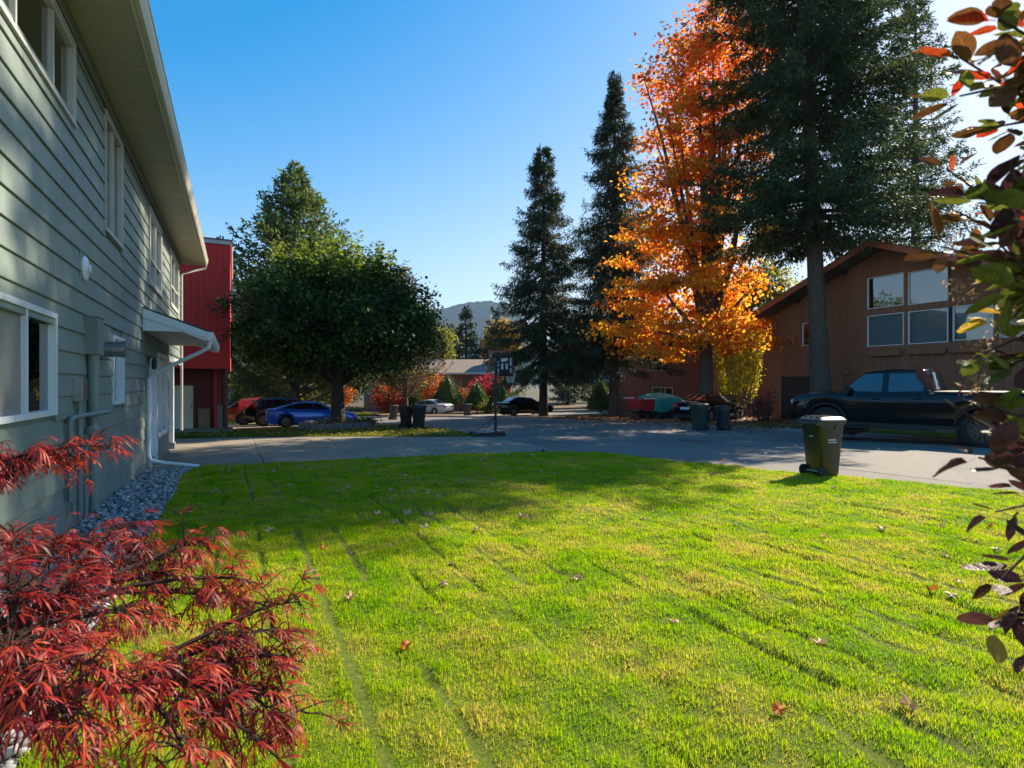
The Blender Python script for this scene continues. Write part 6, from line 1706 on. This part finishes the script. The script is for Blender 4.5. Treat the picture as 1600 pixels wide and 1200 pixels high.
tf3 = [np.array([p.vertices[:] for p in me.polygons if len(p.vertices) == 3]) for me in LL]
Vs, F4, F3, off = [], [], [], 0
for q in sites:
    p, d = q
    up = Vector((r.normal(0, 0.35), r.normal(0, 0.35), 1)).normalized()
    X_ = d.cross(up).normalized(); Z_ = X_.cross(d)
    Rm = Matrix((X_, d, Z_)).transposed()
    s = r.uniform(0.036, 0.080); k = int(r.integers(0, 8))
    if id(q) in big:
        o = bpy.data.objects.new('leaf', LL[k]); COL.objects.link(o); o.parent = jm
        o.matrix_local = Matrix.Translation(rel(p)) @ Rm.to_4x4() @ Matrix.Scale(s, 4)
    else:
        V = tmpl[k] * s @ np.array(Rm).T + np.array(rel(p)); Vs.append(V); F4.append(tf4[k] + off); F3.append(tf3[k] + off); off += len(V)
tag(link('foliage', np_mesh('laceleaf_foliage', np.concatenate(Vs), [np.concatenate(F4), np.concatenate(F3)]), M_lace, jm), kind='stuff')

# ---------------------------------------------------------------- smoke bush beside the camera
def oval_leaf(name, seed, asp=0.60):
    r = np.random.default_rng(seed); m = MB(); vs = []; N = 7
    bend = r.uniform(-0.25, 0.25); fold = r.uniform(0.10, 0.28)
    for i in range(N):
        t = i / (N - 1); w = asp * 0.5 * math.sin(math.pi * min(1, t ** 0.8 * 0.97 + 0.02)) ** 0.75 * (0.8 + 0.35 * t)
        if i == N - 1: w = 0.02
        zc = bend * t * t
        for c in (-1, -0.5, 0, 0.5, 1):
            vs.append((c * w, 0.12 + t * 0.95, zc + fold * abs(c) * w + 0.012 * r.normal()))
    m.add(vs, [(i * 5 + k, i * 5 + k + 1, (i + 1) * 5 + k + 1, (i + 1) * 5 + k) for i in range(N - 1) for k in range(4)])
    m.add([(-0.012, -0.12, 0), (0.012, -0.12, 0), (0.012, 0.14, 0.004), (-0.012, 0.14, 0.004)], [(0, 1, 2, 3)])
    return m.mesh(name)
OL = [oval_leaf('oval_leaf_%s' % k, i + 5) for i, k in enumerate('abcde')]
for me in OL: me.materials.append(None)
def smoke_leaf_mat(name, c0, c1, tr=0.3):
    k = NT(name)
    oi = k.n('ObjectInfo'); nz = k.noise(38, 4, 0.6)
    a = k.n('Math', operation='ADD'); k.l(oi.outputs['Random'], a.inputs[0]); k.l(nz, a.inputs[1])
    h = k.n('Math', operation='MULTIPLY'); k.l(a.outputs[0], h.inputs[0]); h.inputs[1].default_value = 0.5
    col = k.ramp(h.outputs[0], [(0.25, c0), (0.75, c1)])
    tc = k.n('TexCoord'); sx = k.n('SeparateXYZ'); k.l(tc.outputs['Object'], sx.inputs[0])
    ab = k.n('Math', operation='ABSOLUTE'); k.l(sx.outputs[0], ab.inputs[0])
    vy = k.n('Math', operation='MULTIPLY_ADD'); k.l(ab.outputs[0], vy.inputs[0]); vy.inputs[1].default_value = -0.7; k.l(sx.outputs[1], vy.inputs[2])
    sn = k.n('Math', operation='SINE'); m2 = k.n('Math', operation='MULTIPLY'); k.l(vy.outputs[0], m2.inputs[0]); m2.inputs[1].default_value = 46; k.l(m2.outputs[0], sn.inputs[0])
    rib = k.ramp(sn.outputs[0], [(0.80, (1, 1, 1)), (0.97, (1.7, 1.6, 1.5))])
    mid = k.ramp(ab.outputs[0], [(0.010, (1.8, 1.6, 1.5)), (0.022, (1, 1, 1))])
    blot = k.ramp(k.noise(90, 5, 0.7), [(0.33, (0.45, 0.4, 0.35)), (0.48, (1, 1, 1))])
    col = k.mix(0.7, k.mix(0.6, k.mix(0.7, col, rib, 'MULTIPLY'), mid, 'MULTIPLY'), blot, 'MULTIPLY')
    k.bump(sn.outputs[0], 0.25, 0.002)
    k.l(col, k.p.inputs['Base Color']); k.p.inputs['Roughness'].default_value = 0.55; k.p.inputs['Specular IOR Level'].default_value = 0.3
    t_ = k.n('BsdfTranslucent'); k.l(col, t_.inputs[0]); mx = k.n('MixShader'); mx.inputs[0].default_value = tr
    k.l(k.p.outputs[0], mx.inputs[1]); k.l(t_.outputs[0], mx.inputs[2]); k.l(mx.outputs[0], k.out.inputs[0])
    return k.m
S_plum = smoke_leaf_mat('plum_leaf', (0.03, 0.012, 0.02), (0.09, 0.035, 0.04), 0.22)
S_bronze = smoke_leaf_mat('bronze_leaf', (0.05, 0.022, 0.012), (0.17, 0.075, 0.022), 0.4)
S_green = smoke_leaf_mat('olive_leaf', (0.05, 0.075, 0.015), (0.19, 0.22, 0.03), 0.42)
S_gold = smoke_leaf_mat('gold_leaf', (0.30, 0.17, 0.02), (0.48, 0.34, 0.05), 0.5)
S_red = smoke_leaf_mat('scarlet_leaf', (0.42, 0.03, 0.012), (0.60, 0.10, 0.02), 0.5)
sb_base = cam_pt(1830, 600, 1.0); sb_base.z = 0.0
sb = empty('smoke_bush', sb_base, 0, 'smoke bush with oval purple, green and gold leaves close beside the camera', 'shrub')
r = np.random.default_rng(28)
def rels(p): return Vector(p) - sb_base
tw = MB()
crown_pts = {'t': cam_pt(1760, 250, 0.95), 'm': cam_pt(1740, 520, 0.95), 'b': cam_pt(1750, 850, 0.95)}
tw.tube([Vector((0, 0, -0.1)), rels(cam_pt(1810, 1100, 1.0)), rels(crown_pts['b'])], [0.022, 0.018, 0.015], 7)
tw.tube([rels(crown_pts['b']), rels(cam_pt(1760, 690, 0.97)), rels(crown_pts['m']), rels(cam_pt(1755, 380, 0.95)), rels(crown_pts['t']), rels(cam_pt(1700, -60, 0.95))], [0.015, 0.013, 0.011, 0.009, 0.007, 0.004], 7)
ends = [  # px, py, distance, from, leaf count, kind of leaf near the tip
    (1500, 90, 0.85, 't', 12, 'br'), (1560, 30, 0.80, 't', 12, 'br'), (1500, 150, 0.80, 't', 9, 'gb'), (1545, 200, 0.90, 't', 10, 'rb'), (1590, 120, 0.78, 't', 12, 'br'), (1590, 260, 0.88, 't', 10, 'pg'),
    (1480, 265, 1.05, 'm', 7, 'rr'), (1495, 330, 0.95, 'm', 8, 'bp'), (1530, 310, 0.80, 'm', 9, 'pg'), (1470, 385, 0.88, 'm', 9, 'bb'), (1560, 380, 0.78, 'm', 11, 'pg'), (1590, 330, 0.72, 'm', 10, 'pg'), (1540, 440, 0.9, 'm', 11, 'gy'), (1590, 450, 0.78, 'm', 11, 'gg'), (1560, 500, 0.95, 'm', 11, 'yg'),
    (1520, 560, 0.82, 'm', 8, 'gp'), (1580, 570, 0.82, 'm', 11, 'gp'), (1475, 625, 0.80, 'b', 5, 'pg'), (1560, 640, 0.75, 'b', 10, 'pg'), (1530, 715, 0.72, 'b', 6, 'pp'), (1590, 690, 0.78, 'b', 9, 'gp'), (1600, 760, 0.80, 'b', 6, 'pp'), (1555, 800, 0.85, 'b', 4, 'pp'), (1565, 905, 0.85, 'b', 7, 'pb'), (1555, 975, 0.82, 'b', 7, 'py'), (1600, 940, 0.85, 'b', 8, 'pp'), (1600, 1010, 0.85, 'b', 5, 'pp'),
    (1650, 160, 0.8, 't', 10, 'br'), (1660, 330, 0.8, 'm', 10, 'pg'), (1660, 520, 0.8, 'm', 10, 'gy'), (1665, 700, 0.8, 'b', 10, 'gp'), (1660, 900, 0.85, 'b', 8, 'pp')]
ends += [(int(r.uniform(1700, 2050)), int(py_), float(r.uniform(0.75, 1.3)), 't' if py_ < 330 else 'm' if py_ < 640 else 'b', 9, 'gp') for py_ in np.linspace(20, 960, 22)]   # the side away from the lawn
KM = {'b': S_bronze, 'r': S_red, 'g': S_green, 'p': S_plum, 'y': S_gold}
M_stem = bark('plum_stem', (0.13, 0.07, 0.05), 60)
n_leaf = 0; extra = {}
for (px, py, Z, k, n, kk) in ends:
    e = cam_pt(px, py, Z); f = crown_pts[k] + Vector((r.normal(0, .015), r.normal(0, .015), r.normal(0, .05)))
    md = f.lerp(e, 0.55) + Vector((0, 0, 0.03 + 0.02 * r.normal()))
    tw.tube([rels(f), rels(md), rels(e)], [0.0045, 0.003, 0.0014], 6, False)
    for q in range(int(n * 2.4)):
        t = 1.0 if q == 0 else r.uniform(0.40, 1.0)
        p = f.lerp(md, t / 0.55) if t < 0.55 else md.lerp(e, (t - 0.55) / 0.45)
        out = (e - f).normalized()
        sd = Vector(unit(np.array([r.normal(), r.normal(), r.normal() * 0.6])))
        d = (out * (1.2 if q == 0 else 0.55) + sd * 0.85).normalized()
        up = Vector((r.normal(0, 0.5), r.normal(0, 0.5), 1)).normalized()
        if py > 780: d = (d + Vector((0, 0, -0.7))).normalized()
        X_ = d.cross(up).normalized(); Z_ = X_.cross(d); Rm = Matrix((X_, d, Z_)).transposed()
        s = r.uniform(0.030, 0.056)
        me = OL[int(r.integers(0, 5))]
        ch = kk[0] if r.random() < 0.62 else kk[1]
        if ch == 'r' and r.random() < 0.72: ch = 'b' if r.random() < 0.6 else 'g'
        if px >= 1650 or n_leaf >= 300 or r.random() < 0.45:      # the inner leaves, behind the rest
            E_ = extra.setdefault(ch, [[], [], 0])
            E_[0].append(np.array([v.co[:] for v in me.vertices]) * s @ np.array(Rm).T + np.array(rels(p + d * 0.012)))
            E_[1].append(np.array([f.vertices[:] for f in me.polygons]) + E_[2]); E_[2] += len(me.vertices)
            continue
        n_leaf += 1
        o = bpy.data.objects.new('leaf', me); COL.objects.link(o); o.parent = sb
        o.matrix_local = Matrix.Translation(rels(p + d * 0.012)) @ Rm.to_4x4() @ Matrix.Scale(s, 4)
        o.material_slots[0].link = 'OBJECT'; o.material_slots[0].material = KM[ch]
tw.build('stems', M_stem, sb, True)
for ch, E_ in extra.items():
    tag(link('foliage', np_mesh('smoke_foliage', np.concatenate(E_[0]), np.concatenate(E_[1])), KM[ch], sb), kind='stuff')
# dried flower plumes among the leaves
M_plume = leafmat('plume', [(0, (0.30, 0.18, 0.10)), (1, (0.50, 0.36, 0.24))], 0.4)
for (px, py, Z) in ((1495, 385, 0.9), (1500, 450, 0.88), (1545, 540, 0.9), (1530, 600, 0.86), (1580, 500, 0.85)):
    c = np.array(rels(cam_pt(px, py, Z))); n = 90
    P = c + r.normal(0, 0.010, (n, 3)); D = unit(r.normal(0, 1, (n, 3)))
    V, F = leaf_cards(P, D, unit(r.normal(0, 1, (n, 3))), r.uniform(0.004, 0.012, n), r.uniform(0.0015, 0.004, n))
    link('flower_plume', np_mesh('flower_plume', V, F), M_plume, sb)
